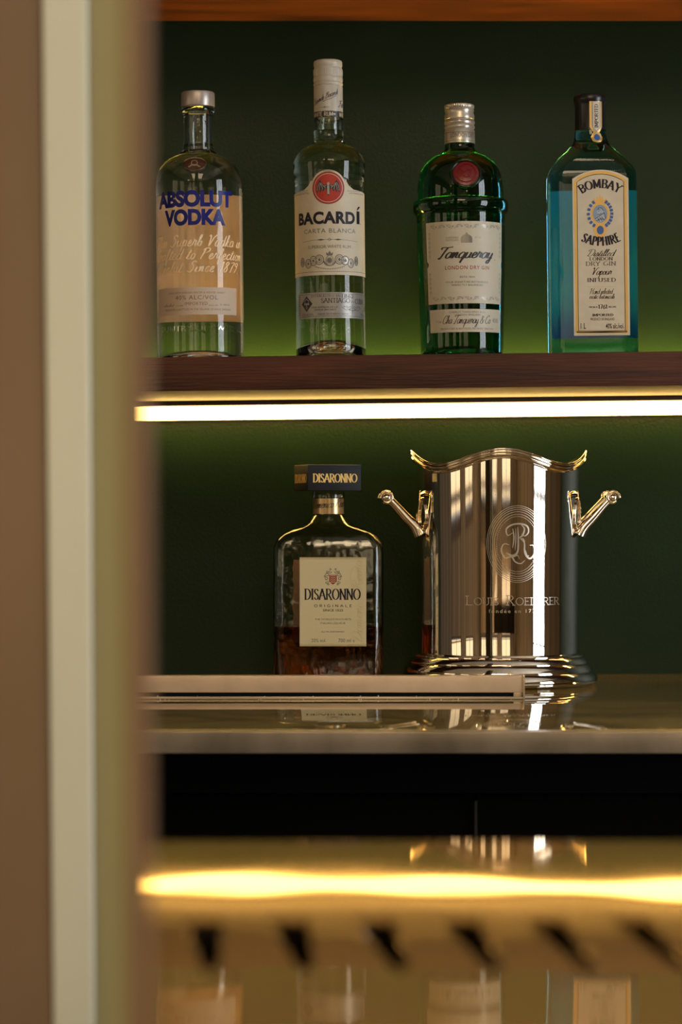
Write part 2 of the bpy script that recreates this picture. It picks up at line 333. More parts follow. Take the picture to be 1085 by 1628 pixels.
class Art:
    """flat artwork in 2D px units, later wrapped on a face"""
    def __init__(s): s.v = []; s.f = []; s.z = []; s.n = 0; s.hold = False
    def poly(s, pts):
        i = len(s.v); s.v += [tuple(p) for p in pts]; s.f.append(list(range(i, i+len(pts))))
        if not s.hold: s.n += 1
        s.z += [(s.n % 7)*1.2e-5]*len(pts); return s
    def ribbon(s, pts, wf):
        n = len(pts); rows = []
        for k in range(n):
            a = pts[max(0, k-1)]; b = pts[min(n-1, k+1)]
            dx, dy = b[0]-a[0], b[1]-a[1]; L = sqrt(dx*dx+dy*dy) or 1e-9
            w = wf(dx/L, dy/L) if callable(wf) else (wf[k] if isinstance(wf, list) else wf)
            nx, ny = -dy/L*w/2, dx/L*w/2
            rows.append(((pts[k][0]+nx, pts[k][1]+ny), (pts[k][0]-nx, pts[k][1]-ny)))
        s.n += 1; s.hold = True
        for a, b in zip(rows, rows[1:]): s.poly([a[0], a[1], b[1], b[0]])
        s.hold = False; return s
    def ring(s, cx, cy, rx, ry, w, n=48): return s.ribbon(arc(cx, cy, rx, ry, 0, 360, n), w)
    def disc(s, cx, cy, rx, ry, n=32): return s.poly(arc(cx, cy, rx, ry, 0, 360-360/n, n-1))
    def rect(s, x0, x1, y0, y1): return s.poly([(x0, y0), (x1, y0), (x1, y1), (x0, y1)])
    def glyphs(s, txt, x0, x1, y, h, table=G, thin=.07, thick=.16, serif=True, slant=0, track=.06, curve=None, rise=0, smooth=False):
        wd = sum(table.get(c, (.3, []))[0] + track for c in txt) - track
        sx = (x1-x0)/wd; x = 0
        for c in txt:
            w, st = table.get(c, (.3, []))
            for p in st:
                q = catmull(p, 5) if (smooth and len(p) > 2) else p
                if len(q) == 2: q = [(q[0][0]+(q[1][0]-q[0][0])*t/3, q[0][1]+(q[1][1]-q[0][1])*t/3) for t in range(4)]
                def tf(a):
                    X = x0+(x+a[0]+slant*a[1])*sx; Y = y+a[1]*h
                    if rise: Y += (X-x0)*rise
                    if curve:
                        Cx, R = curve; th = (X-Cx)/abs(R)
                        if R > 0: return (Cx+(R+Y-y)*sin(th), y-R+(R+Y-y)*cos(th))
                        R = -R; return (Cx+(R-(Y-y))*sin(th), y+R-(R-(Y-y))*cos(th))
                    return (X, Y)
                qq = [tf(a) for a in q]
                tk, tn = thick*min(abs(sx), h), thin*min(abs(sx), h)
                s.ribbon(qq, lambda dx, dy: tn+(tk-tn)*abs(dy)**1.5)
                if serif:
                    for a, b in ((q[0], q[1]), (q[-1], q[-2])):
                        if (abs(a[1]) < .03 or abs(a[1]-1) < .03) and abs(b[1]-a[1]) > .6*abs(b[0]-a[0]) + .01:
                            s.ribbon([tf((a[0]-.13, a[1])), tf((a[0], a[1])), tf((a[0]+.13, a[1]))], tn*1.3)
            x += w+track
        return s
    def script(s, txt, x0, x1, y, h, thin=.03, thick=.075, slant=.28, track=-.01, rise=0, xh=1.2):
        def up(v): return v*xh if v < .45 else .45*xh+(v-.45)*(1-.45*xh)/.55
        T = {c: (w, [[(p[0], up(p[1])) for p in q] for q in st]) for c, (w, st) in S_.items() if c in txt}
        return s.glyphs(txt, x0, x1, y, h, T, thin, thick, False, slant, track, None, rise, True)
    def sans(s, txt, x0, x1, y, h, bold=0.0, space=1.0, extrude=0, lean=0, curve=None):
        cu = bpy.data.curves.new('t', 'FONT'); cu.body = txt; cu.resolution_u = 6 if bold > .03 else 2; cu.offset = bold; cu.space_character = space
        ob = bpy.data.objects.new('t', cu); COL.objects.link(ob)
        dg = bpy.context.evaluated_depsgraph_get(); me = bpy.data.meshes.new_from_object(ob.evaluated_get(dg))
        bpy.data.objects.remove(ob)
        vs = [v.co.copy() for v in me.vertices]
        if not vs: return s
        ax, bx = min(v.x for v in vs), max(v.x for v in vs)
        k = (x1-x0)/(bx-ax); ky = h/(.72+2*bold); i = len(s.v)
        for v in vs:
            X, Y = x0+(v.x-ax)*k + lean*v.y*ky, y+v.y*ky
            s.v.append((X, Y)); s.z.append(0)
        s.f += [[i+j for j in p.vertices] for p in me.polygons]
        bpy.data.meshes.remove(me); return s
    def emit(s, name, mt, parent, wrap, grid=None, thick=0, smooth=False):
        bm = bmesh.new()
        vs = [bm.verts.new((x, y, z)) for (x, y), z in zip(s.v, s.z)]
        for f in s.f:
            tri = [f] if len(f) < 5 else [[f[k] for k in t if k >= 0] for t in tessellate_polygon([[Vector((s.v[i][0]*100, s.v[i][1]*100, 0)) for i in f]])]
            for t in tri:
                if len(set(t)) < 3: continue
                try: bm.faces.new([vs[i] for i in t])
                except ValueError: pass
        bmesh.ops.dissolve_degenerate(bm, dist=2e-6, edges=bm.edges)
        if grid and s.v:
            x = math.floor(min(p[0] for p in s.v)/grid)*grid; xe = max(p[0] for p in s.v)
            while x < xe:
                bmesh.ops.bisect_plane(bm, geom=bm.verts[:]+bm.edges[:]+bm.faces[:], plane_co=(x, 0, 0), plane_no=(1, 0, 0))
                x += grid
        for f in bm.faces:
            f.normal_update()
            if f.normal.z < 0: f.normal_flip()
        if thick:
            for v in bm.verts: v.co.z = 0
            r = bmesh.ops.extrude_face_region(bm, geom=bm.faces[:])
            for g in r['geom']:
                if isinstance(g, bmesh.types.BMVert): g.co.z = thick
            bmesh.ops.recalc_face_normals(bm, faces=bm.faces)
        for v in bm.verts: v.co = Vector(wrap(v.co.x, v.co.y, v.co.z))
        me = bpy.data.meshes.new(name); bm.to_mesh(me); bm.free()
        return link(name, me, mt, parent, 40 if thick else None)
def cylwrap(R, off, tw=0, rz=None):
    """px units / S on arc -> cylinder of radius R facing -y; rz(z) gives varying radius"""
    def f(x, y, t):
        r = (rz(y) if rz else R)+off+t; a = x/R+tw
        return (r*sin(a), -r*cos(a), y)
    return f
def flatwrap(yf, off, face='front'):
    def f(x, y, t):
        return (x, yf-off-t, y) if face == 'front' else (x, yf+off+t, y)
    return f

TILT = radians(.65)
class Bottle:
    """root Empty plus px-to-local conversion; cx: image x of the base centre, base z, d: distance of the axis"""
    def __init__(s, name, cx, bz, d, tilt, label, cat, group=None, rz=0):
        s.d = d; s.bz = bz; s.cx = cx; s.S = F/d; s.t = tilt
        s.by = CY-(bz-CZ)*s.S
        s.root = empty(name, (PX(cx, d), CAMY+d, bz), (0, -tilt, rz)); tag(s.root, label, cat, group)
    def zf(s, py, front): return CZ+(CY-py)*(s.d-front)/F-s.bz
    def pt(s, px, py, front):
        z = s.zf(py, front); return ((px-s.cx)*(s.d-front)/F+z*math.tan(s.t), z)
    def arcx(s, px, py, R):
        x, z = s.pt(px, py, R*.8); k = max(-.97, min(.97, x/R)); return asin(k)*R
    def prof(s, rows): return [(r/s.S, (s.by-y)/s.S) for r, y in rows]

SHELF_Y0 = CAMY+2.55                                  # shelf front
def shelf_top(px, d=2.55):                            # z of the tilted middle shelf's top under image column px
    return CZ+(CY-(568.5-(px-205)*.0114))*2.55/F
# ================================================================= SETTING
box('wall_back', -3.2, 2.6, 0, .12, 0, 2.9, M['wall']); tag(bpy.data.objects['wall_back'], 'dark green painted wall with fine stippled texture', None, None, 'structure')
M['floor'] = mat('floor_wood', (.08, .045, .022), .4); noise_color(M['floor'], 4, (.05, .028, .014), (.11, .06, .03), 6, (1, 6, 1))
M['ceil'] = mat('ceiling_plaster', (.42, .36, .28), .9); noise_color(M['ceil'], 3, (.74, .68, .58), (.80, .74, .63))
M['room'] = mat('room_panelling', (.16, .095, .05), .6); noise_color(M['room'], 2, (.12, .09, .055), (.22, .165, .11), 5, (3, 3, .4))
M['joinery'] = mat('dark_joinery', (.05, .026, .013), .4); noise_color(M['joinery'], 6, (.035, .018, .009), (.065, .034, .017), 5, (1, 1, .2))
def st(o, label): return tag(o, label, None, None, 'structure')
st(box('floor', -3.2, 2.6, -6, .12, -.1, 0, M['floor']), 'brown wooden floor of the bar room')
st(box('ceiling', -3.2, 2.6, -6, .12, 2.9, 3.0, M['ceil']), 'warm plaster ceiling of the bar room')
def pierced(name, axis, a0, a1, pos0, pos1, holes, mt):
    """wall along an axis with rectangular holes (a0, a1, z0, z1), built from its solid pieces"""
    bm = bmesh.new(); cur = a0
    def bx(u0, u1, z0, z1):
        if u1-u0 < 1e-4 or z1-z0 < 1e-4: return
        if axis == 'x': add_box(bm, u0, u1, pos0, pos1, z0, z1)
        else: add_box(bm, pos0, pos1, u0, u1, z0, z1)
    for h in sorted(holes):
        bx(cur, h[0], 0, 2.9); bx(h[0], h[1], 0, h[2]); bx(h[0], h[1], h[3], 2.9); cur = h[1]
    bx(cur, a1, 0, 2.9)
    return from_bm(name, bm, mt)
WB = [(-2.9, -1.9, .98, 2.35), (-1.6, -.3, .98, 2.35), (.3, 1.6, .98, 2.35)]
WR = [(-2.5, -1.3, .35, 2.45)]
WL = [(-4.4, -3.0, .98, 2.35), (-2.4, -1.2, .98, 2.35)]
st(pierced('wall_front', 'x', -3.2, 2.6, -6.12, -6, WB, M['room']), 'brown panelled wall with three windows behind the viewer')
st(pierced('wall_right', 'y', -6, .12, 2.6, 2.72, WR, M['room']), 'brown panelled wall with a tall window')
st(pierced('wall_left', 'y', -6, .12, -3.32, -3.2, WL, M['room']), 'brown panelled wall with two windows')
M['day'] = emis('daylit_pane', DAY_COL, DAY); M['blind'] = emis('sunlit_blind_pane', BLIND_COL, BLIND)
wn = 0
def window(axis, pos, h, nx, zs, mt, label):
    global wn; wn += 1
    r = empty('window_%d' % wn, ((h[0]+h[1])/2, pos, h[2]) if axis == 'x' else (pos, (h[0]+h[1])/2, h[2]))
    tag(r, label, None, None, 'structure')
    W = (h[1]-h[0])/2; H = h[3]-h[2]
    def bx(n, u0, u1, z0, z1, t0, t1, m):
        if axis == 'x': return box(n, u0, u1, t0, t1, z0, z1, m, r)
        return box(n, t0, t1, u0, u1, z0, z1, m, r)
    for u0, u1, z0, z1 in ((-W, -W+.05, 0, H), (W-.05, W, 0, H), (-W+.05, W-.05, 0, .05), (-W+.05, W-.05, H-.05, H)):
        bx('window_frame', u0, u1, z0, z1, -.03, .03, M['joinery'])
    us = [-W+.05+(2*W-.1)*i/nx for i in range(nx+1)]; zz = [.05]+zs+[H-.05]
    for u in us[1:-1]: bx('glazing_bar', u-.014, u+.014, .05, H-.05, -.02, .02, M['joinery'])
    for z in zs: bx('transom', -W+.05, W-.05, z-.014, z+.014, -.018, .018, M['joinery'])
    for i in range(nx):
        for j in range(len(zz)-1):
            bx('pane', us[i]+.014, us[i+1]-.014, zz[j]+.014, zz[j+1]-.014, -.004, .004, mt)
for h in WB: window('x', -6.06, h, 2, [.10, .7], M['blind'], 'window with warm sunlit blinds in the wall behind the viewer')
for h in WR: window('y', 2.66, h, 3, [.75, 1.5], M['day'], 'tall daylit window in the right wall')
for h in WL: window('y', -3.26, h, 2, [.10, .7], M['blind'], 'window with warm sunlit blinds in the left wall')
area('ceiling_lamp_light', (-.2, -3.6, 2.85), (0, 0, 0), 1.6, 1.6, CEIL_LAMP, (1, .76, .48))
area('added_ceiling_fill_light', (-.3, -5.2, 2.3), (pi, 0, 0), 3.5, .5, CEIL_FILL, (1, .80, .56))  # unseen fill, added to brighten the ceiling mirrored in the bucket base
M['bulb'] = emis('bulb', (1, .66, .3), 60)
k_ = 0
for x, y, z, w_ in ((-1.6, -3.4, 2.2, 'nearest the left windows'), (-.8, -3.9, 2.2, 'between camera side windows, second from left'), (1.2, -4.4, 2.2, 'farthest from the bottles'), (.8, -3.2, 2.3, 'hanging higher, nearest the tall right window')):
    p = empty('pendant_lamp', (x, y, z)); k_ += 1
    tag(p, 'small brass pendant lamp with bare bulb, '+w_, 'lamp', 'pendant lamps in the room')
    bm = bmesh.new(); bmesh.ops.create_uvsphere(bm, u_segments=16, v_segments=10, radius=.025); from_bm('bulb', bm, M['bulb'], p, 60)
    bm = bmesh.new(); tube_bm(bm, [(0, 0, .03), (0, 0, 2.9-z)], .004, 8); from_bm('cord', bm, M['cap_black'], p, 60)
    lathe('socket', [(0, .06), (.012, .058), (.016, .03), (.014, .018), (0, .018)], M['gold_band'], p, 20)

M['leather'] = mat('tan_leather', (.42, .25, .12), .45); noise_color(M['leather'], 8, (.30, .21, .12), (.42, .30, .18))
for k, (x0, x1, w_) in enumerate(((-2.9, -1.75, 'under the left window'), (-1.55, -.35, 'under the middle window'), (.35, 1.6, 'under the right window'))):
    t = empty('bench_seat', ((x0+x1)/2, -5.65, 0)); hw_ = (x1-x0)/2
    tag(t, 'tan leather bench seat against the rear wall, '+w_, 'bench', 'benches along the rear wall')
    box('seat', -hw_, hw_, -.3, .25, .36, .47, M['leather'], t, .03); box('backrest', -hw_, hw_, -.33, -.22, .475, .86, M['leather'], t, .03)
    box('base', -hw_+.04, hw_-.04, -.28, .2, 0, .355, M['joinery'], t, .01)
for x, y, w_ in ((-2.2, -4.7, 'left'), (-.8, -4.6, 'middle'), (.9, -4.7, 'right')):
    t = empty('dining_table', (x, y, 0)); tag(t, 'small dark wooden table in front of the %s bench' % w_, 'table')
    box('tabletop', -.35, .35, -.3, .3, .72, .75, M['joinery'], t, .006)
    bm = bmesh.new(); tube_bm(bm, [(0, 0, .02), (0, 0, .718)], .035, 16); from_bm('column', bm, M['cap_black'], t, 50)
    box('foot', -.22, .22, -.22, .22, 0, .02, M['cap_black'], t, .005)
# ---- shelves
BX0, BX1 = -.62, .62
shelf = empty('wall_shelf', (0, 0, 0)); tag(shelf, 'dark brown wooden shelf holding the four spirit bottles', 'shelf')
zt = shelf_top(CX); piv = Vector((0, SHELF_Y0, zt)); shelf.location = piv; shelf.rotation_euler = (0, -TILT, 0)
bm = bmesh.new(); add_box(bm, BX0, BX1, 0, .243, -.034, 0, .0012); from_bm('shelf_board', bm, M['wood'], shelf, 35)
led = empty('led_strip_light', (0, SHELF_Y0+.262, zt-.034)); led.rotation_euler = (0, -TILT, 0)
tag(led, 'glowing white light strip in a channel under the middle shelf', 'light strip')
LX0 = -.232
box('channel', LX0, BX1, -.030, .012, -.005, 0, M['led_house'], led, .0008)
box('channel_back', LX0, BX1, .007, .012, -.0195, -.005, M['led_house'], led)
box('diffuser', LX0+.002, BX1, -.018, .007, -.0198, -.0051, M['led'], led, .002)
led2 = empty('led_strip_light', (0, -.019, zt-.010)); led2.rotation_euler = (0, -TILT, 0)
tag(led2, 'light strip hidden behind the middle shelf, washing the green wall upward', 'light strip')
box('channel', LX0, BX1, -.016, .018, -.022, 0, M['led_house'], led2)
box('diffuser', LX0, BX1, -.005, .005, 0, .003, M['led_up'], led2)
tsh = empty('wall_shelf', (0, CAMY+2.55, PZ(34, 2.83))); tag(tsh, 'reddish brown upper wooden shelf at the top of the picture', 'shelf')
bm = bmesh.new(); add_box(bm, BX0, BX1, 0, .279, 0, .034, .0012); from_bm('shelf_board', bm, M['wood_front'], tsh, 35)

# ---- back counter
CT = CZ-.18
ctr = empty('bar_counter', (0, 0, CT)); tag(ctr, 'polished dark brown stone back counter under the ice bucket', 'counter')
box('countertop', -.8, .9, CAMY+2.107, 0, -.016, 0, M['counter'], ctr, .0008)
ye = CAMY+2.104
box('edge_trim', -.8, .9, ye-.012, ye+.0025, -.0185, -.0004, M['counter_edge'], ctr, .0018)
fr = empty('undercounter_fridge', (0, CAMY+2.16, 0)); tag(fr, 'black undercounter bar fridge below the stone counter', 'fridge')
box('cabinet', -.8, .9, .03, .6, .08, CT-.02, M['black'], fr)
box('fascia', -.8, .9, 0, .03, PZ(1262, 2.16), CT-.02, M['black'], fr, .001)
xg = PX(757, 2.17)
box('door', -.8, xg-.0015, .012, .03, .1, PZ(1264, 2.16), M['black2'], fr)
box('door', xg+.0015, .9, .012, .03, .1, PZ(1264, 2.16), M['black2'], fr)
box('door_trim', xg-.0012, xg+.0012, .008, .014, .6, PZ(1275, 2.16), mat('steel', (.05, .05, .055), .35, .8), fr)
box('plinth', -.8, .9, .06, .1, 0, .08, M['black'], fr)

# ---- near bar top: a sheared polished sheet with slots standing in for dark reflections
BZ = CZ-.150
bar = empty('service_bar', (0, CAMY+.9, BZ)); tag(bar, 'polished brown metal bar top with a row of dark slots shaped as reflections, out of focus in front', 'bar')
VX = (205-CX)/F
def bxy(px, d): return (PX(px, d), d-.9)
cu = bpy.data.curves.new('bar_top', 'CURVE'); cu.dimensions = '2D'; cu.fill_mode = 'BOTH'; cu.extrude = .0008; cu.bevel_depth = .0006; cu.bevel_resolution = 1
def spl(pts):
    s = cu.splines.new('POLY'); s.points.add(len(pts)-1); s.use_cyclic_u = True
    for p, q in zip(s.points, pts): p.co = (q[0], q[1], 0, 1)
spl([(VX*.68, .68-.9), (.80, .68-.9), (.80, 1.162-.9), (VX*1.162, 1.162-.9)])
slots = []
for i in range(-1, 9):
    pxc = 330+i*142.5                      # column on the y = 1490 line
    x887 = PX(pxc, .887)
    if x887 < VX*.887+.006: continue
    def line(d, off): return (x887 + off + ((210-CX)/F)*(d-.887), d-.9)
    pts = []
    dn, df, wn_, wf_ = .836, .938, .0030, .0078
    pts += [line(dn-.004, 0), line(dn, wn_), line(df, wf_), line(df+.003, wf_*.8), line(df+.0045, 0), line(df+.003, -wf_*.8), line(df, -wf_), line(dn, -wn_)]
    spl(pts); slots.append(pts)
ob = bpy.data.objects.new('t', cu); COL.objects.link(ob)
me = bpy.data.meshes.new_from_object(ob.evaluated_get(bpy.context.evaluated_depsgraph_get())); bpy.data.objects.remove(ob)
me.name = 'bar_top'; o = link('bar_top', me, M['bar'], bar, 30); o.location.z = -.0014
def slab(name, d0, d1, z0, z1, mt, inset=.01):
    vs = [(VX*d0+inset, d0-.9, z) for z in (z0, z1)]+[(.70, d0-.9, z) for z in (z0, z1)]+[(.70, d1-.9, z) for z in (z0, z1)]+[(VX*d1+inset, d1-.9, z) for z in (z0, z1)]
    bm = bmesh.new(); q = [bm.verts.new(v) for v in vs]
    b = [q[0], q[2], q[4], q[6]]; t = [q[1], q[3], q[5], q[7]]
    bm.faces.new(b[::-1]); bm.faces.new(t)
    for i in range(4): bm.faces.new([b[i], b[(i+1) % 4], t[(i+1) % 4], t[i]])
    return from_bm(name, bm, mt, bar)
slab('dark_reflection_tray', .78, 1.0, -.05, -.02, M['bar_dark'])  # black below the slots, put in for the dark reflections of ridges
slab('bar_body', .70, .745, -BZ, -.0029, M['joinery'])
slab('bar_body', 1.02, 1.12, -BZ, -.0029, M['joinery'])

# ---- out-of-focus posts at the left
def post(name, d, pts_top, pts_bot, dep, mt, label):
    """vertical board between image columns at frame top and bottom, leaning slightly"""
    z0, z1 = 0, 2.9
    def X(p0, p1, z):
        py = CY-(z-CZ)*F/d; return PX(p0+(p1-p0)*py/1628, d)
    # keep the lean linear and small
    vs = []
    for z in (z0, z1):
        a, b = X(pts_top[0], pts_bot[0], z), X(pts_top[1], pts_bot[1], z)
        vs += [(a, 0, z), (b, 0, z), (b, dep, z), (a, dep, z)]
    bm = bmesh.new(); q = [bm.verts.new(v) for v in vs]
    bm.faces.new(q[3::-1]); bm.faces.new(q[4:])
    for i in range(4): bm.faces.new([q[i], q[(i+1) % 4], q[4+(i+1) % 4], q[4+i]])
    bmesh.ops.bevel(bm, geom=bm.edges[:], offset=.001, segments=1, affect='EDGES')
    o = from_bm(name, bm, mt); o.location.y = CAMY+d; return st(o, label)
post('trim_1', 1.32, (-420, 66), (-420, 84), .09, M['brown_paint'], 'blurred brown door jamb at the left edge')
post('trim_2', 1.30, (67, 139), (85, 150), .04, M['cream'], 'blurred cream painted door stop strip')
post('trim_3', 1.302, (139.2, 200), (150.2, 204), .05, M['olive'], 'blurred olive painted reveal of the door frame')
post('trim_4', .62, (158, 203), (166, 205), .02, M['olive'], 'blurred olive painted front edge of the door frame')
post('penumbra_strip', .618, (203.6, 230), (205.6, 233), .016, M['edge_penumbra'], 'added brown strip for the blurred penumbra along the door frame edge')  # added strip; its brown paints the defocus penumbra and light spill

# ================================================================= BOTTLES ON THE SHELF
GRP = None
def glass_lathe(B, rows, mt, cavity=None, punt=(.0, 0), n=128, sm=50):
    """rows top-to-bottom in px radius / image row; adds the foot with a punt, closes the top"""
    pr = B.prof(rows)[::-1]
    r0 = pr[0][0]; pr = [(r0*.93, .0)]+[(r0*.985, .0012)]+pr if pr[0][1] > .0015 else pr
    ph, pw = punt
    foot = [(r0*pw*sin(a), ph*cos(a)) for a in [k/10*pi/2 for k in range(10)]] + [(r0*pw, .0002), (r0*(pw+.04), 0)]
    foot = [(r, z+.0002) for r, z in foot]
    bm = bmesh.new(); prf = foot+pr+[(0, pr[-1][1])]
    lathe_bm(bm, prf, n); bmesh.ops.recalc_face_normals(bm, faces=bm.faces)
    if cavity:
        bm2 = bmesh.new(); lathe_bm(bm2, cavity, n); bmesh.ops.recalc_face_normals(bm2, faces=bm2.faces)
        bmesh.ops.reverse_faces(bm2, faces=bm2.faces); me = bpy.data.meshes.new('t'); bm2.to_mesh(me); bm2.free()
        bm.from_mesh(me); bpy.data.meshes.remove(me)
    return from_bm('glass', bm, mt, B.root, sm, fix=False)

# ---------- vodka
B = Bottle('vodka_bottle', 319.5, shelf_top(319.5)+.0003, 2.65, TILT, 'clear vodka bottle with blue lettering and grey cap, leftmost on the shelf', 'bottle')
rows = [(22.5, 171), (25.5, 172), (26.5, 175), (26, 179), (23.3, 182), (22.8, 186), (22.8, 228), (23.2, 233), (25, 234.5), (25.2, 239), (24.8, 240), (29.5, 243), (30.5, 246.5)]
sh = catmull([(30.5, 246.5), (40, 250.5), (50, 256), (60, 266), (66, 279), (68.3, 292), (68.6, 300)], 4)
rows += sh[1:] + [(68.6, 340), (68.6, 400), (68.6, 460), (68.6, 520), (68.8, 560), (68.3, B.by-6), (67.2, B.by-2.5)]
cav = [(r/B.S, (B.by-y)/B.S) for r, y in [(0, 250), (15, 249.5), (17, 246), (16.5, 236), (16.5, 178), (0, 176)]]
glass_lathe(B, rows, M['glass_clear'], cav, (.012, .86))
lathe('cap', B.prof([(0, 147), (24.5, 147), (26, 148), (26.7, 150), (26.7, 169), (26.2, 170.6), (0, 170.6)]), M['cap_grey'], B.root)
R = 68.6/B.S
g = 5/B.S
def A2(B, R):   # transforms px artwork of a cylinder label into metres on the arc
    class T(Art):
        def emit(s, name, mt, parent, off=.00025, thick=0, rz=None, grid=None):
            return super().emit(name, mt, parent, cylwrap(R, off, 0, rz), grid or .003, thick)
    return T()
def X(px, py=400): return B.arcx(px, py, R)
def Z(py): return B.zf(py, R)
def H(h): return h*(B.d-R)/F
a = A2(B, R); a.sans('ABSOLUT', X(255, 318), X(371, 318), Z(326.5), H(27.5), .055, .98); a.sans('VODKA', X(265, 345), X(361, 345), Z(356), H(27), .055, .98)
a.emit('lettering', M['ink_blue'], B.root)
a = A2(B, R)
a.script('This Superb Vodka is', -1.24*R, X(382, 385), Z(391), H(18), .06, .10, track=.03); a.script('Crafted to Perfection', -1.28*R, X(383, 410), Z(411.5), H(17), .06, .10, track=.03); a.script('Absolut Since 1879.', -1.27*R, X(380, 430), Z(432), H(17), .06, .10, track=.03)
a.emit('script_lettering', M['white_ink'], B.root)
a = A2(B, R); a.rect(X(254, 475), X(378, 475), Z(500), Z(456.5)); lab = a.emit('label', M['paper_pink'], B.root, .0001, .00015)
a = A2(B, R); a.sans('MADE WITH SWEDISH WATER & WINTER WHEAT', X(271), X(360), Z(466.5), H(3.2)); a.sans('40% ALC/VOL', X(282), X(349), Z(476), H(7), 0, 1.1)
a.sans('IMPORTED', X(297), X(333), Z(485), H(5.2), 0, 1.1); a.sans('PRODUCED & BOTTLED IN THE VILLAGE OF AHUS, SWEDEN', X(265), X(368), Z(493), H(3.2))
a.sans('1 LITRE', X(283), X(294), Z(486.5), H(2.4)); a.sans('SINCE 1879', X(335), X(349), Z(486.5), H(2.4)); a.emit('lettering', M['ink_grey'], lab, .0003)
a = A2(B, R); a.script('absolut', X(262), X(279), Z(486), H(5)); a.emit('script_print', M['ink_blue'], lab, .0003); a = A2(B, R); a.sans('CL 1000 ML', X(352), X(367), Z(485), H(2.2)); a.emit('small_print', M['ink_blue'], lab, .0003)
a = A2(B, R); a.sans('COUNTRY OF SWEDEN', X(253.5, 520), X(384, 520), Z(526), H(9), -.004, 1.1)
a.emit('raised_lettering', M['glass_relief'], B.root, .0001, .0006)
Rb = R
class BackArt(Art): pass
bk = Art(); bk.rect(-pi*R*.46, pi*R*.46, B.zf(513, -R*.7), B.zf(312, -R*.7))
bk.emit('back_label', M['back_vodka'], B.root, lambda x, y, t: ((R+.0002+t)*sin(x/R), (R+.0002+t)*cos(x/R), y), .004, .0001)
# medallion on the shoulder
def shoulder_disc(B, px, py, rx, ry, depth, tilt, mt_disc, mt_ring, ringw, name='medallion', dome=.002, yoff=0):
    x, z = B.pt(px, py, depth)
    bm = bmesh.new(); n = 40; rows = []
    for k in range(7):
        t = k/6; rr = 1-t; h = dome*(1-rr*rr)
        rows.append([bm.verts.new((rr*rx*cos(2*pi*i/n), -h, rr*ry*sin(2*pi*i/n))) for i in range(n)] if k < 6 else [bm.verts.new((0, -dome, 0))])
    back = [bm.verts.new((rx*cos(2*pi*i/n), .004, ry*sin(2*pi*i/n))) for i in range(n)]
    for i in range(n):
        j = (i+1) % n; bm.faces.new([back[i], back[j], rows[0][j], rows[0][i]])
        for a_, b_ in zip(rows[:-2], rows[1:-1]): bm.faces.new([a_[i], a_[j], b_[j], b_[i]])
        bm.faces.new([rows[-2][i], rows[-2][j], rows[-1][0]])
    bm.faces.new(back[::-1])
    o = from_bm(name, bm, mt_disc, B.root, 50); o.location = (x, -depth+yoff, z); o.rotation_euler = (tilt, 0, 0)
    bm = bmesh.new(); m = 40
    pts = [(rx*1.08*cos(2*pi*i/m), 0, ry*1.08*sin(2*pi*i/m)) for i in range(m+1)]
    tube_bm(bm, pts, ringw, 8, False); rg = from_bm('rim', bm, mt_ring, o, 60)
    return o
o = shoulder_disc(B, 312.5, 262.5, 16.5/B.S, 12.5/B.S, .0335, radians(-40), M['brown_relief'], M['glass_relief'], .0007, dome=.001, yoff=-.0035)
a = Art(); a.ring(0, .0005, .003, .0036, .0008); a.ribbon([(-.006, -.005), (-.002, -.002), (.002, -.002), (.006, -.005)], .0014)
a.emit('relief', M['paper_pink'], o, flatwrap(-.0014, 0))

# ---------- white rum
B = Bottle('rum_bottle', 527, shelf_top(527)+.0003, 2.65, TILT, 'white rum bottle with round red bat badge on its cream label', 'bottle')
rows = [(20, 180), (23, 185), (23.3, 190), (23.3, 205), (23.5, 215), (23.8, 225), (26, 227.5), (26.5, 230)]
rows += catmull([(26.5, 230), (33, 233.5), (42, 238), (50, 245.5), (55, 254), (57.3, 263), (56.3, 274), (55.2, 284), (55, 292)], 4)[1:] + [(55, 340), (55, 400), (55, 460), (55.3, 520), (55.8, 550), (56, B.by-6), (55, B.by-2.5)]
cav = B.prof([(0, 208.4), (17.8, 208), (18, 205), (18, 188), (16, 182), (0, 181)])
glass_lathe(B, rows, M['glass_rum'], cav, (.021, .90))
cp = [(0, 96.5), (19, 96.5), (22, 98), (22.8, 100), (22.8, 106), (21.9, 107.5), (22, 109), (23, 111), (23, 122), (22.6, 123.4), (23.2, 124.6), (23.4, 130), (22.5, 132), (23.4, 134), (23.4, 136), (22.4, 138), (23, 139.5), (23.1, 187), (22.2, 187.4), (22.2, 183), (0, 183)]
def knurl(z0, z1, nn, amp):
    def f(a, r, z):
        return (r*(1+amp*(1 if sin(a*nn) > 0 else -1)) if z0 < z < z1 and r > .001 else r, z)
    return f
kz = B.prof([(1, 112), (1, 121)])
cpx = []
for q in cp:
    cpx.append(q)
    if q == (23, 111): cpx += [(23.1, 112.5), (23.1, 120.5)]
lathe('cap', B.prof(cpx), M['cap_white'], B.root, 240, 35, knurl(kz[1][1], kz[0][1], 60, .012))
R = 23.1/B.S
a = A2(B, R); z1, z2 = Z(186), Z(176); a.rect(-pi*R, pi*R*.999, z1, z2); bd = a.emit('neck_band', M['ink'], B.root, .0001, 0, grid=.001)
a = A2(B, R); a.glyphs('WHITE RUM', X(500, 180), X(530, 180), Z(184.2), H(6.6), thin=.12, thick=.15, serif=False)
a.poly([(X(532), Z(181)), (X(534.5), Z(179.5)), (X(537), Z(181)), (X(534.5), Z(182.5))]); a.glyphs('WHITE', X(539.5, 180), X(540, 180)+.011, Z(184.2), H(6.6), thin=.12, thick=.15, serif=False)
a.emit('lettering', M['paper'], bd, .0002, grid=.001)
